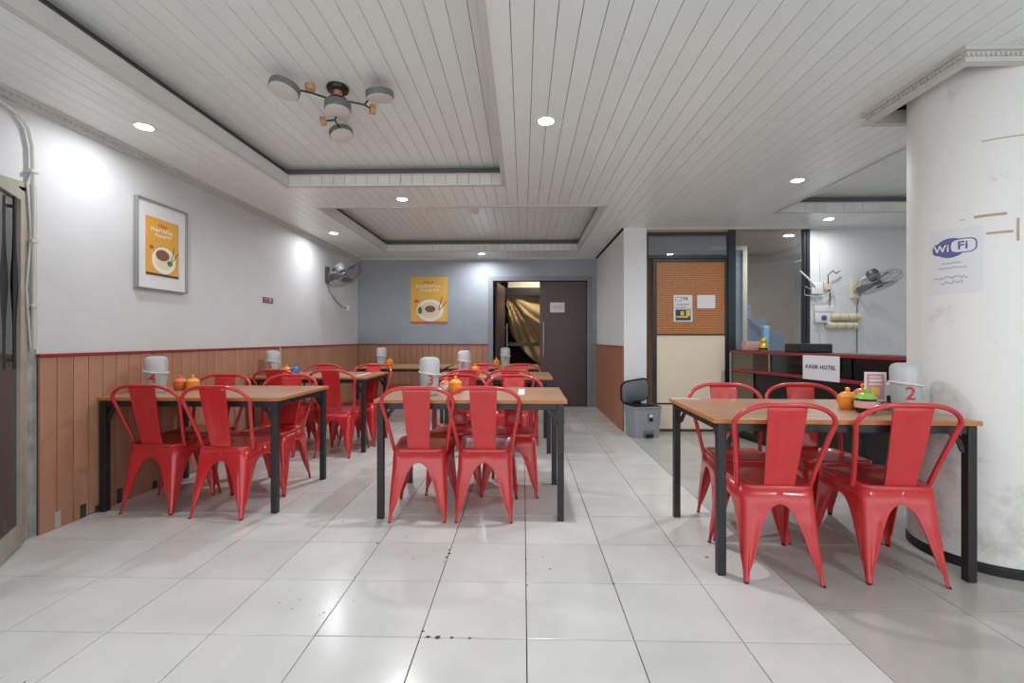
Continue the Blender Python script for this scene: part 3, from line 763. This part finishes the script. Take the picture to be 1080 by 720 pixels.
# ------------------------------------------------------------------ tables
TH = .742
def make_table(x, y, rz, label, sticker=None):
    """x, y = centre"""
    t = thing('dining_table', label, 'table', (x, y, 0), math.radians(rz), 'brown topped dining tables')
    mb = MB(); mb.box(-.60, .60, -.380, .380, TH - .022, TH, .003)
    o = mb.build('table_top', [M['top'], M['topedge']], t)
    for p in o.data.polygons:
        if abs(p.normal.z) < .5: p.material_index = 1
    for sx in (-1, 1):
        for sy in (-1, 1):
            piece('leg', sx * .56 - .02, sx * .56 + .02, sy * .355 - .02, sy * .355 + .02, 0, TH - .022, M['black'], t, .005)
            br = [(.085, 0), (.112, 0), (.104, -.020), (.070, -.040), (.035, -.080), (.018, -.122), (0, -.132), (0, -.105), (.018, -.066), (.055, -.024)]
            MB().prism([(sx * (.54 - u), TH - .0225 + v) for u, v in br], sy * .355 - .004, sy * .355 + .004, 'xz').build('corner_brace', M['black'], t)
            MB().prism([(sy * (.335 - u), TH - .0225 + v) for u, v in br], sx * .56 - .004, sx * .56 + .004, 'yz').build('corner_brace', M['black'], t)
    for sy in (-1, 1): piece('apron_rail', -.54, .54, sy * .355 - .015, sy * .355 + .015, TH - .060, TH - .0222, M['black'], t, .003)
    for sx in (-1, 1): piece('apron_rail', sx * .56 - .015, sx * .56 + .015, -.335, .335, TH - .060, TH - .0222, M['black'], t, .003)
    if sticker: MB().box(*sticker, TH, TH + .0008).build('sticker', M['paper'], t)
    return t
T = {}
T[4] = make_table(-2.158, 3.290, 0, 'brown topped black legged table with the number 4 tub, against the left wall')
T[3] = make_table(-.327, 3.215, -.6, 'brown topped black legged table with the number 3 tub, front row centre', (.29, .335, -.10, .26))
T[2] = make_table(1.512, 2.560, -2, 'brown topped black legged table with the number 2 tub, beside the round column', (-.59, -.42, .345, .375))
T[5] = make_table(-2.135, 4.870, 0, 'brown topped black legged table with the number 5 tub, second along the left wall', (.42, .46, -.2, .2))
T[6] = make_table(-.313, 4.867, 0, 'brown topped black legged table with the number 6 tub, behind table 3')
T[7] = make_table(-1.640, 6.440, 0, 'brown topped black legged table by the grey back wall')
T[8] = make_table(-.385, 6.440, 0, 'brown topped black legged table with the number 7 tub, in front of the storeroom doorway')

# ------------------------------------------------------------------ things on the tables
Z0 = TH + .0006
GT = 'grey tissue tubs with clear lids'
def tub(x, y, num, label, rz=0.0, face=-90.0):
    t = thing('tissue_tub', label, 'container', (x, y, Z0), 0, GT)
    t.rotation_euler = (0, 0, math.radians(rz))
    MB().lathe([(.050, 0), (.056, .004), (.064, .143), (.066, .145)], (0, 0, 0), 28).build('tub_body', M['grey_tub'], t, 40)
    # slanted rim
    rim = [(.0705 * math.cos(a), .0705 * math.sin(a), .147 - .010 * math.cos(a)) for a in [2 * PI * k / 28 for k in range(28)]]
    MB().tube(rim, .0045, 6, closed=True).build('rim', M['white_pl'], t, 50)
    MB().lathe([(.066, .1455), (.067, .20), (.066, .228), (.058, .245), (.040, .253), (.0, .255)], (0, 0, 0), 28).build('clear_lid', M['clear'], t, 50)
    MB().box(-.034, .034, -.030, .030, .06, .225, .006).build('tissue_stack', M['paper'], t)
    if num:
        mb = text_mb(num, .092, .0004, .0009, .012)
        a0 = math.radians(face - rz)
        def P(p):
            r = .056 + .008 * (.100 + p[1]) / .14 + .0014 + p[2]
            a = a0 + p[0] / .062
            return (r * math.cos(a), r * math.sin(a), .100 + p[1])
        mb.v = [P(p) for p in mb.v]
        tag(mb.build('number', M['numred'], t), 'red number ' + num)
def toward(x, y): return math.degrees(math.atan2(-y, -x))
tub(-2.585, 3.190, '4', 'grey tub with clear lid and red 4 on the table nearest the left door', face=toward(-2.585, 3.19) - 22)
tub(-.632, 3.100, '3', 'grey tub with clear lid and red 3 on the front centre table', face=-72)
tub(1.955, 2.410, '2', 'grey tub with clear lid and red 2 beside the round column', face=toward(1.955, 2.41) + 18)
tub(-2.610, 4.750, '5', 'grey tub with clear lid and red 5 on the second table along the left wall', face=toward(-2.61, 4.75) - 25)
tub(-.615, 4.800, '6', 'grey tub with clear lid on the table behind table 3', face=-95)
tub(-1.950, 6.300, None, 'grey tub with clear lid on the table by the grey back wall')
tub(-.246, 6.300, '7', 'grey tub with clear lid on the table in front of the storeroom doorway', face=-85)

def pot(x, y, body, lid, label, s=1.0, band=None, base=None):
    t = thing('condiment_pot', label, 'pot', (x, y, Z0), PI / 2 + .2, 'condiment pots')
    R = .036 * s
    MB().lathe([(R * .72, 0), (R * .95, .010 * s), (R * 1.05, .030 * s), (R, .050 * s), (R * .93, .055 * s)], (0, 0, 0), 20).build('pot_body', body, t, 50)
    l = MB().lathe([(R * 1.06, .0555 * s), (R * .98, .062 * s), (R * .60, .074 * s), (R * .22, .078 * s)], (0, 0, 0), 20).build('pot_lid', lid, t, 50)
    MB().lathe([(.006 * s, .077 * s), (.010 * s, .088 * s), (.009 * s, .094 * s), (.003 * s, .097 * s)], (0, 0, 0), 12).build('knob', lid, l, 50)
    hp = [(R * 1.0, 0, .044 * s), (R * 1.35, 0, .044 * s), (R * 1.5, 0, .032 * s), (R * 1.3, 0, .020 * s), (R * .98, 0, .016 * s)]
    MB().tube(hp, .0045 * s, 6).build('handle', body, t, 50)
    if band: MB().lathe([(R * 1.062, .020 * s), (R * 1.070, .034 * s), (R * 1.045, .046 * s)], (0, 0, 0), 20).build('label_band', band, t, 50)
    if base: MB().lathe([(R * .80, .0), (R * 1.01, .010 * s), (R * 1.07, .020 * s)], (0, 0, 0), 20).build('sauce_base', base, t, 50)
pot(-2.520, 3.330, M['orange2'], M['salmon'], 'amber pot with salmon lid beside the number 4 tub', 1.15)
pot(-2.425, 3.330, M['orange'], M['yorange'], 'bright orange pot with pale orange lid on table 4', 1.15)
pot(-.556, 3.270, M['white_pl'], M['salmon'], 'white pot with salmon lid beside the number 3 tub', 1.05)
pot(-.475, 3.230, M['orange'], M['yorange'], 'bright orange pot on table 3', 1.20)
pot(-2.470, 4.760, M['orange'], M['yorange'], 'orange pot on table 5 next to a blue pot', 1.1)
pot(-2.385, 4.770, M['blue'], M['blue'], 'blue pot on table 5 against the left wall', 1.1)
pot(-.495, 4.780, M['orange'], M['orange'], 'orange pot on table 6 behind table 3', 1.25)
pot(-1.835, 6.300, M['orange'], M['orange'], 'orange pot on the table by the grey back wall', 1.25)
pot(-.365, 6.280, M['orange'], M['orange'], 'orange pot on the table before the storeroom doorway', 1.25)
pot(1.745, 2.530, M['orange'], M['yorange'], 'orange pot with pale orange lid on table 2', 1.2)
pot(1.754, 2.410, M['sauce'], M['green'], 'sauce pot with lime green lid and pink band on table 2', 1.3, band=M['pinkband'], base=M['sauce'])
pot(1.893, 2.622, M['salmon'], M['salmon'], 'salmon pot standing behind the menu stand on table 2', 1.3)
ms = thing('menu_stand', 'clear acrylic menu stand with a pink printed card on table 2', 'menu stand', (1.869, 2.500, Z0), math.radians(-14))
MB().box(-.052, .052, -.03, .03, 0, .045, .004).build('stand_base', M['acrylic'], ms)
cdm = MB().box(-.050, .050, -.0015, .0015, .046, .200).build('card', M['paper'], ms)
mb = MB()
mb.box(-.040, .040, -.0030, -.0016, .056, .190); mb.build('printed_field', M['pinkprint'], cdm)
MB().box(-.028, .028, -.0040, -.0031, .150, .162).box(-.024, .024, -.0040, -.0031, .170, .178).box(-.03, .03, -.004, -.0031, .132, .140).build('white_print', M['paper'], cdm)
MB().box(-.018, .018, -.0040, -.0031, .080, .118).build('yellow_print', M['yprint'], cdm)
j = thing('spice_jar', 'small dark glass jar with a white top behind the menu stand', 'jar', (1.990, 2.570, Z0))
MB().lathe([(.030, 0), (.033, .006), (.033, .065), (.030, .070)], (0, 0, 0), 20).build('jar_body', M['sauce'], j, 40)
MB().box(-.034, .034, -.034, .034, .0705, .135, .006).build('jar_top', M['white_pl'], j)

# ------------------------------------------------------------------ cashier counter (faces left), set at an angle
def L2(a, b): return math.degrees(math.atan2(b[1] - a[1], b[0] - a[0]))
A, B = Vector((2.385, 5.36)), Vector((2.785, 3.33))
LEN = (B - A).length
ct = thing('cashier_counter', 'black glass cashier counter with red edges and a white cashier sign', 'counter', (A.x, A.y, 0), math.radians(L2(A, B)))
# local: +x runs from the far end towards the camera, +y is the staff side (right in the picture)
D = .42
MB().box(0.02, LEN, .02, D, .05, .74).build('body', M['blackp'], ct)
MB().box(0.04, LEN - .02, .05, D, 0, .05).build('plinth', M['backing'], ct)
top = MB().box(0, LEN, 0, D, .965, .985, .002).build('counter_top', M['blackp'], ct)
MB().box(-.004, LEN, -.008, 0, .962, .988).box(-.010, -.0, -.008, D, .962, .988).build('red_edge', M['red_rail'], top)
tag(MB().box(-.004, LEN, -.010, .02, .752, .780, .003).build('shelf_rail', M['red_rail'], ct), 'red strip half way up the counter')
MB().box(.02, LEN, .02, D, .741, .752).build('shelf', M['blackp'], ct)
tag(MB().box(-.012, .012, -.012, .012, 0, .964).build('post', M['steel'], ct), 'slim steel corner post')
MB().box(.02, .36, .004, .010, .782, .962).build('olive_panel', M['olive'], ct)
MB().box(.36, .62, .004, .010, .782, .962).build('wood_panel', M['bwood'], ct)
for k in range(3):
    MB().box(.64 + k * .46, .64 + k * .46 + .44, .004, .010, .782, .962).build('glass_panel', M['cglass'], ct)
MB().box(.60, .62, -.004, .02, .752, .962).build('upright', M['steel'], ct)
MB().box(.02, .36, .004, .012, .10, .745).build('lower_olive_panel', M['olive'], ct)
MB().box(.0, LEN, D - .02, D, .752, .964).build('back_panel', M['blackp'], ct)
pb = MB().box(.74, 1.00, .06, .32, .785, .93, .006).build('black_box', M['blackp'], ct)
sg = MB().box(1.055, 1.445, -.014, -.009, .752, .970).build('cashier_sign', M['paper'], ct)
tag(sg, 'white sheet reading cashier of the hotel')
text_mb('KASIR HOTEL', .050, .0006, .0007).xf(Matrix.Translation((1.25, -.0155, .868)) @ FRONT).build('lettering', M['ink'], sg)
def cpt(u, v, z): # counter local -> world
    a = math.radians(L2(A, B)); return (A.x + u * math.cos(a) - v * math.sin(a), A.y + u * math.sin(a) + v * math.cos(a), z)
CZT = .9856
o = thing('receipt_printer', 'black flat device on the counter top behind the cashier sign', 'device', cpt(.86, .22, CZT), math.radians(4))
MB().box(-.17, .17, -.10, .10, 0, .085, .008).build('device_body', M['blackp'], o)
MB().box(-.155, .155, -.104, -.100, .018, .070).build('device_screen', M['cglass'], o)
o = thing('snack_pack', 'pale pink patterned pack lying at the far end of the counter', 'pack', cpt(.20, .14, CZT), math.radians(8))
MB().box(-.13, .11, -.05, .05, 0, .105, .018).build('pack_body', M['weave'], o, 50)
MB().box(-.12, .10, -.054, -.050, .030, .075).build('pack_print', M['pinkprint'], o)
o = thing('blue_carton', 'light blue upright carton behind the pink pack on the counter', 'carton', cpt(.20, .28, CZT), 0)
MB().box(-.03, .03, -.025, .025, 0, .26, .004).build('carton_body', M['ltblue'], o)
MB().box(-.03, .03, -.025, .025, .2605, .275, .006).build('carton_cap', M['white_pl'], o)
o = thing('gold_figurine', 'small gold seated figurine on the counter top', 'figurine', cpt(.36, .13, CZT), 0)
MB().lathe([(.034, 0), (.040, .012), (.043, .04), (.036, .07), (.022, .088), (.020, .092)], (0, 0, 0), 18).build('figurine_body', M['gold'], o, 50)
MB().lathe([(.012, .090), (.030, .100), (.033, .118), (.026, .136), (.010, .146)], (0, 0, 0), 18).build('figurine_head', M['gold'], o, 50)
MB().lathe([(.0425, .018), (.0445, .028), (.043, .036)], (0, 0, 0), 18).build('figurine_band', M['sauce'], o, 50)

# ------------------------------------------------------------------ pedal bin
bn = thing('pedal_bin', 'grey plastic pedal bin with its lid open beside the wall pier', 'bin', (1.375, 5.365, 0), math.radians(14))
def rrect(w, d, r, z, n=4, cx=0, cy=0):
    P = []
    for sx, sy, a0 in ((1, 1, 0), (-1, 1, 90), (-1, -1, 180), (1, -1, 270)):
        for k in range(n + 1):
            a = math.radians(a0 + 90 * k / n); P.append((cx + sx * (w / 2 - r) + r * math.cos(a), cy + sy * (d / 2 - r) + r * math.sin(a), z))
    return P
MB().rings([rrect(.30, .24, .03, .0), rrect(.345, .28, .04, .33), rrect(.365, .30, .045, .338), rrect(.365, .30, .045, .352), rrect(.335, .27, .035, .352), rrect(.31, .25, .03, .20), rrect(.29, .23, .03, .03)], True, True).build('bin_body', M['binbody'], bn, 40)
MB().rings([rrect(.330, .262, .035, .3525), rrect(.320, .252, .033, .3540)], True, True).build('bin_opening', M['blackp'], bn)
lidm = Matrix.Translation((-.02, .13, .368)) @ Matrix.Rotation(math.radians(-8), 4, 'Y') @ Matrix.Rotation(math.radians(102), 4, 'X')
MB().rings([rrect(.35, .27, .07, .002, cy=.14), rrect(.375, .29, .085, -.012, cy=.14), rrect(.36, .275, .08, -.030, cy=.14), rrect(.30, .22, .06, -.040, cy=.14)], True, True).xf(lidm).build('bin_lid', M['blackp'], bn, 40)
MB().rings([rrect(.325, .245, .065, .006, cy=.14), rrect(.335, .252, .066, .0025, cy=.14)], True, True).xf(lidm).build('lid_lining', M['lid'], bn, 40)
MB().box(-.05, .05, .125, .150, .345, .372).build('hinge', M['blackp'], bn)
MB().box(-.06, .07, -.137, -.118, .012, .085, .004).build('pedal_recess', M['lid'], bn)
MB().box(-.035, .045, -.170, -.130, .014, .045, .006).build('pedal', M['blackp'], bn)
MB().box(-.005, .055, -.146, -.136, .185, .275, .004).build('front_label', M['lid'], bn)
MB().box(.008, .042, -.150, -.1462, .190, .225).build('label_print', M['blackp'], bn)
MB().box(.004, .046, -.150, -.1462, .235, .268).build('label_white', M['paper'], bn)

# ------------------------------------------------------------------ wall fans
def fan(name_label, plate_p, wall_n, head_p, axis, R, cols, cord):
    root = thing('wall_fan', name_label, 'fan', plate_p)
    p0 = Vector(plate_p); w = Vector(wall_n); hp = Vector(head_p) - p0; ax = Vector(axis).normalized()
    side = Vector((w.y, -w.x, 0))
    mx = Matrix((side, w, Vector((0, 0, 1)))).transposed().to_4x4()
    MB().box(-.045, .045, 0, .035, -.11, .11, .010).xf(mx).build('wall_plate', cols[0], root, 40)
    MB().box(-.025, .025, .035, .038, -.09, -.05).xf(mx).build('plate_badge', cols[3], root)
    MB().tube([w * .03 + Vector((0, 0, -.03)), w * .10 + Vector((0, 0, -.01)), hp * .55 - ax * .08, hp - ax * .10], [.020, .017, .016, .022], 10).build('arm', cols[0], root, 50)
    MB().lathe([(.02, -.15), (.05, -.145), (.062, -.12), (.064, -.06), (.050, -.03), (.02, -.028)], hp, 20, ax).build('motor', cols[1], root, 40)
    MB().lathe([(.01, -.006), (.036, .0), (.036, .03), (.02, .04), (.005, .042)], hp, 16, ax).build('hub', cols[1], root, 40)
    rot = Vector((0, 0, 1)).rotation_difference(ax).to_matrix().to_4x4()
    for k in range(3):
        a = 2 * PI * k / 3 + .5
        P = []
        for (r, t0, t1) in ((.034, -.25, .25), (.09, -.42, .36), (.15, -.50, .40), (R * .80, -.42, .36), (R * .90, -.18, .16)):
            P.append((r, t0, t1))
        mb = MB(); V = []
        for r, t0, t1 in P:
            for q in range(4):
                t = a + t0 + (t1 - t0) * q / 3; V.append((r * math.cos(t), r * math.sin(t), .014 + .020 * (q - 1.5) / 1.5))
        F = [(i * 4 + q, i * 4 + q + 1, (i + 1) * 4 + q + 1, (i + 1) * 4 + q) for i in range(4) for q in range(3)]
        mb.add(V, F); mb.xf(Matrix.Translation(hp) @ rot)
        bl = mb.build('blade', cols[2], root, 60)
        md = bl.modifiers.new('t', 'SOLIDIFY'); md.thickness = .003
    mb = MB()
    for (r, z) in ((R, .012), (R * .98, .035), (R * .98, -.012), (R * .70, .055), (R * .40, .062), (R * .62, -.03)):
        mb.tube([rot @ Vector((r * math.cos(2 * PI * k / 36), r * math.sin(2 * PI * k / 36), z)) + hp for k in range(36)], .0022, 5, closed=True)
    for k in range(28):
        c, s = math.cos(2 * PI * k / 28), math.sin(2 * PI * k / 28)
        mb.tube([rot @ Vector((r * c, r * s, z)) + hp for r, z in ((.03, .064), (R * .4, .062), (R * .7, .055), (R * .98, .035), (R, .012), (R * .98, -.012), (R * .62, -.03), (.06, -.04))], .0012, 4)
    mb.build('wire_guard', cols[4], root)
    MB().lathe([(.032, .064), (.03, .070), (.01, .073)], hp, 16, ax).build('guard_cap', cols[1], root, 40)
    MB().tube([Vector(q) - p0 for q in cord], .004, 6).build('cord', cols[5], root, 50)
fan('dark grey wall fan high on the left wall near the grey wall corner', (XL, 6.42, 2.02), (1, 0, 0), (XL + .33, 6.20, 2.00), (.52, -.26, -.76), .245,
    (M['fan_dk'], M['fan_grey'], M['fan_grey'], M['purple'], M['fan_dk'], M['dcable']),
    [(XL + .03, 6.42, 1.93), (XL + .012, 6.50, 1.80), (XL + .012, 6.72, 1.68), (XL + .012, 6.98, 1.60), (XL + .012, 7.18, 1.60)])
fan('white and grey wall fan above the cashier counter', (3.93, YP, 1.71), (0, -1, 0), (3.995, YP - .28, 1.765), (.16, -.42, -.88), .235,
    (M['cream_pl'], M['fan_dk'], M['fan_bl'], M['cream_pl'], M['fan_bl'], M['dcable']),
    [(3.965, YP - .03, 1.61), (3.965, YP - .012, 1.50), (3.965, YP - .012, 1.2), (3.965, YP - .012, .9)])
s_ = thing('wall_socket', 'small white socket on the left wall below the dark fan', 'socket', (XL, 7.20, 1.60))
MB().box(0, .03, -.045, .045, -.045, .045, .008).build('socket_plate', M['white_pl'], s_, 40)
MB().box(.03, .055, -.015, .025, -.01, .03, .004).build('plug', M['cream_pl'], s_)
o = thing('small_wall_sign', 'tiny maroon and white sign on the left wall above table 5', 'sign', (XL, 4.94, 1.535))
MB().box(0, .004, -.10, .10, -.032, .032).build('sign_plate', M['maroon'], o)
MB().box(.004, .005, .02, .06, -.015, .028).box(.004, .005, -.06, -.01, .010, .02).build('sign_print', M['pinkprint'], o)

# electrical fittings on the white wall behind the counter
e = thing('junction_box', 'white junction box with loose cables on the wall behind the counter', 'junction box', (3.475, YP, 1.72))
MB().box(-.055, .075, -.04, 0, -.07, .06, .008).build('box_body', M['white_pl'], e, 40)
MB().box(.10, .18, -.03, 0, -.02, .08, .006).build('side_socket', M['cream_pl'], e, 40)
MB().tube([(-.02, -.04, .02), (-.12, -.06, .12), (-.20, -.05, .20)], .010, 8).build('loose_cable', M['cable'], e, 50)
MB().tube([(.14, -.03, .05), (.12, -.06, .15), (.17, -.07, .20), (.22, -.05, .17), (.27, -.04, .20)], .006, 6).build('loop_cable', M['dcable'], e, 50)
MB().tube([(-.05, -.03, -.02), (-.14, -.05, .02), (-.15, -.05, -.08), (-.04, -.04, -.10), (.10, -.04, -.09), (.2, -.03, -.02), (.22, -.03, -.12)], .005, 6).build('slack_cable', M['cable'], e, 50)
MB().tube([(.15, -.03, -.02), (.16, -.04, -.10), (.155, -.03, -.20)], .006, 6).build('plug_cable', M['dcable'], e, 50)
MB().tube([(.06, -.01, .05), (.055, -.012, .40), (.05, -.012, .70)], .004, 6).build('riser_cable', M['cable'], e, 50)
e = thing('switch_box', 'white socket box with a dark round outlet on the wall behind the counter', 'socket', (3.56, YP, 1.365))
MB().box(-.10, .075, -.04, 0, -.055, .06, .008).build('box_body', M['white_pl'], e, 40)
MB().lathe([(.032, 0), (.032, .008), (.02, .012)], (.0, -.04, 0), 18, (0, -1, 0)).build('outlet', M['purple'], e, 40)
MB().box(-.10, .13, -.02, 0, .075, .145, .006).build('blank_plate', M['white_pl'], e, 40)
MB().tube([(-.08, -.01, .15), (-.07, -.02, .3), (-.02, -.02, .36)], .005, 6).tube([(-.02, -.012, -.06), (-.03, -.012, -.2), (-.03, -.012, -.42)], .005, 6).build('feed_cable', M['cable'], e, 50)
for k, (xx, zz, nm) in enumerate(((3.80, 1.375, 'upper'), (3.76, 1.275, 'lower'))):
    e = thing('cable_roll', 'cream taped roll on the wall behind the counter, %s of two' % nm, 'cable roll', (xx, YP - .045, zz))
    MB().lathe([(.030, -.17), (.042, -.165), (.042, .165), (.030, .17)], (0, 0, 0), 16, (1, 0, 0)).build('roll', M['cream_pl'], e, 40)
    for q in (-.08, .02, .11): MB().lathe([(.0432, q), (.0436, q + .004), (.0432, q + .008)], (0, 0, 0), 16, (1, 0, 0)).build('tape_band', M['tape'], e, 40)

# ------------------------------------------------------------------ posters
def bars(x0, x1, z, h, y, n, seed):
    rr = random.Random(seed); mb = MB(); w = (x1 - x0) / n
    for i in range(n):
        k = rr.random()
        a = x0 + i * w
        mb.box(a + w * .08, a + w * .32, y - .0006, y, z - h / 2, z + h / 2)
        if k < .6: mb.box(a + w * .32, a + w * .86, y - .0006, y, z + h * .3, z + h * .5)
        if k > .3: mb.box(a + w * .32, a + w * .80, y - .0006, y, z - h * .12, z + h * .10)
        if k > .5: mb.box(a + w * .62, a + w * .86, y - .0006, y, z - h / 2, z + h * .1)
    return mb
def disc(cx, cz, rx, rz, y, n=32):
    mb = MB(); mb.prism([(cx + rx * math.cos(2 * PI * k / n), cz + rz * math.sin(2 * PI * k / n)) for k in range(n)], y - .0006, y, 'xz'); return mb
def poster_art(root, w, h, y, left):
    """poster in the xz plane facing -y, centred"""
    base = MB().box(-w / 2, w / 2, y, y + .003, -h / 2, h / 2).build('poster_sheet', M['poster'] if left else M['poster2'], root)
    y -= .0002
    s = w / .62
    bars(-.09 * s, .09 * s, .38 * h, .055 * h, y, 4, 11).build('heading_print', M['pred'], base)
    bars(-.22 * s, .20 * s, .295 * h, .058 * h, y, 9, 12).build('title_print', M['pwhite'], base)
    bars(-.15 * s, .18 * s, .205 * h, .058 * h, y, 7, 13).build('title_print', M['pwhite'], base)
    MB().box(-w / 2, w / 2, y - .0005, y, -h / 2, -.46 * h).build('foot_band', M['pdark'] if left else M['pred'], base)
    bw = disc(.02 * s, -.22 * h, .225 * s, .235 * h, y); b = bw.build('bowl_print', M['pwhite'], base)
    disc(.02 * s, -.21 * h, .17 * s, .17 * h, y - .0007).build('broth_print', M['pbroth'], base)
    disc(.02 * s if not left else -.01 * s, -.19 * h if not left else -.13 * h, .09 * s if not left else .13 * s, .075 * h if not left else .10 * h, y - .0014, 11).build('meat_print', M['pmeat'], base)
    if left: disc(.13 * s, -.25 * h, .055 * s, .05 * h, y - .0014, 9).build('leaf_print', M['pgreen'], base)
    else: disc(-.15 * s, -.22 * h, .035 * s, .085 * h, y - .0014, 9).build('leaf_print', M['pgreen'], base)
    disc(-.21 * s, -.02 * h, .04 * s, .035 * h, y).build('badge_print', M['pred'], base)
    mb = MB()
    for (x0, z0, x1, z1) in ((.16 * s, -.20 * h, .22 * s, .06 * h), (.17 * s, -.22 * h, .30 * s, -.03 * h)):
        d_ = Vector((x1 - x0, 0, z1 - z0)).normalized(); nn = Vector((-d_.z, 0, d_.x)) * .006 * s
        a, b_ = Vector((x0, y - .0021, z0)), Vector((x1, y - .0021, z1))
        mb.add([a - nn, a + nn, b_ + nn, b_ - nn], [(0, 1, 2, 3)])
    mb.build('chopstick_print', M['pdark'], base)
pf = thing('framed_poster', 'orange noodle bowl poster in a white mount and thin grey frame on the left wall', 'poster', (XL + .004, 3.455, 1.808), PI / 2)
MB().box(-.235, .235, -.014, 0, -.315, .325).build('mount_board', M['paper'], pf)
for b in ((-.245, -.235, -.03, 0, -.325, .335), (.235, .245, -.03, 0, -.325, .335), (-.235, .235, -.03, 0, .325, .335), (-.235, .235, -.03, 0, -.325, -.315)):
    MB().box(*b).build('frame_bar', M['steel'], pf)
poster_art(pf, .32, .43, -.018, True)
pb_ = thing('wall_poster', 'yellow noodle bowl poster on the grey back wall', 'poster', (-1.57, YB - .0052, 1.760))
poster_art(pb_, .618, .775, 0, False)

# ------------------------------------------------------------------ ceiling lamp with four discs
cl = thing('ceiling_lamp', 'four disc modern ceiling lamp with black arms and wooden knobs', 'ceiling lamp', (-1.11, 2.735, CU))
MB().lathe([(.0, 0), (.062, 0), (.066, -.012), (.060, -.026), (.02, -.028)], (0, 0, 0), 28).build('ceiling_rose', M['blackp'], cl, 40)
MB().lathe([(.026, -.026), (.026, -.070), (.02, -.071)], (0, 0, 0), 20).build('wooden_stem', M['wood_lt'], cl, 40)
MB().lathe([(.05, -.070), (.056, -.076), (.056, -.090), (.05, -.094)], (0, 0, 0), 24).build('hub', M['blackp'], cl, 40)
def lamp_disc(c, tilt, r=.078, t=.042):
    ax = Vector(tilt).normalized()
    o = MB().lathe([(r * .96, t), (r, t * .9), (r, .004), (r * .98, 0), (r * .94, 0)], c, 32, ax).build('lamp_disc', M['lampgrey'], cl, 40)
    MB().lathe([(r * .93, .001), (r * .93, -.004), (r * .9, -.005)], c, 32, ax).build('diffuser', M['lampface'], o, 40)
lamp_disc((.0, .0, -.140), (.0, .04, 1), .076, .046)
lamp_disc((-.235, -.175, -.115), (.16, .20, 1), .082, .036)
lamp_disc((.275, -.065, -.105), (-.05, -.14, 1), .080, .036)
lamp_disc((-.125, .375, -.125), (-.30, .18, 1), .078, .034)
Z_ = -.082
for pts, name in (((( -.04, -.02, Z_), (-.105, -.105, Z_ - .01), (-.165, -.145, Z_ - .012)), 'a'), (((.04, 0, Z_), (.15, .03, Z_ - .012), (.21, -.04, Z_ - .006)), 'b'), (((0, .04, Z_), (-.10, .20, Z_ - .02), (-.115, .31, Z_ - .02)), 'c')):
    MB().tube(pts, .0055, 8).build('arm', M['blackp'], cl, 40)
for c, ax in (((-.115, -.11, -.062), (0, 0, 1)), ((.185, .075, -.10), (1, .5, 0)), ((-.185, .22, -.10), (1, .4, .3))):
    MB().lathe([(.026, -.016), (.029, -.012), (.029, .014), (.026, .018)], c, 14, ax).build('wooden_knob', M['wood_lt'], cl, 40)
MB().tube([(.15, .03, -.094), (.185, .075, -.10)], .005, 8).build('knob_arm', M['blackp'], cl, 40)
MB().tube([(-.10, .20, -.102), (-.185, .22, -.10)], .005, 8).build('knob_arm', M['blackp'], cl, 40)

# ------------------------------------------------------------------ downlights
def downlight(x, y, label, z=CZ, p=LAMP_W, col=(.94, .975, 1)):
    d = thing('downlight', label, 'downlight', (x, y, z), 0, 'recessed round downlights')
    MB().lathe([(.058, 0), (.060, -.004), (.052, -.007), (.048, -.004)], (0, 0, 0), 28).build('trim_ring', M['white_pl'], d, 40)
    MB().lathe([(.047, -.0045), (.046, -.007), (.02, -.0075)], (0, 0, 0), 28).build('diffuser', M['emit'], d, 40)
    ld = bpy.data.lights.new('downlight_beam', 'AREA'); ld.shape = 'DISK'; ld.size = .09; ld.energy = p; ld.color = col; ld.spread = math.radians(168)
    lo = bpy.data.objects.new('downlight_beam', ld); COL.objects.link(lo); lo.parent = d; lo.location = (0, 0, -.012)
downlight(-2.383, 2.845, 'lit round downlight near the framed poster', p=LAMP_W * .55)
downlight(.139, 2.831, 'lit round downlight right of the large near ceiling tray', p=LAMP_W * 1.45)
downlight(-1.159, 4.385, 'lit round downlight between the two left ceiling trays', p=LAMP_W * 1.45)
downlight(-2.394, 5.774, 'lit round downlight nearest the dark wall fan', p=LAMP_W * .65)
downlight(-.655, 7.242, 'lit round downlight just before the grey back wall')
downlight(2.306, 3.945, 'lit round downlight left of the tray beside the column', p=LAMP_W * 1.45)
downlight(3.399, 5.228, 'lit round downlight above the white wall behind the counter', p=LAMP_W * .6)
downlight(-2.38, -.4, 'added unseen downlight nearest the left glass door, for extra floor light')  # added lamp behind the camera, evens out the floor light
downlight(2.3, .5, 'added unseen downlight in front of the round column, for extra floor light')  # second added lamp outside the view, brightens the near floor
downlight(3.5, 6.15, 'added unseen lamp lighting the room behind the glass partition', 2.475, 20, (1, .90, .78))  # hidden lamp added to light the office and the pale frame
downlight(.3, 8.35, 'added unseen lamp lighting the storeroom', 2.595, 18, (1, .9, .75))  # hidden lamp added to brighten the cloth behind the doorway
sd = thing('smoke_detector', 'small white smoke detector in the far ceiling tray', 'smoke detector', (-.575, 5.45, CU))
MB().lathe([(.05, 0), (.052, -.010), (.046, -.024), (.02, -.028)], (0, 0, 0), 24).build('detector_body', M['white_pl'], sd, 40)
MB().lathe([(.018, -.028), (.016, -.034), (.006, -.035)], (0, 0, 0), 16).build('detector_cap', M['trimw'], sd, 40)
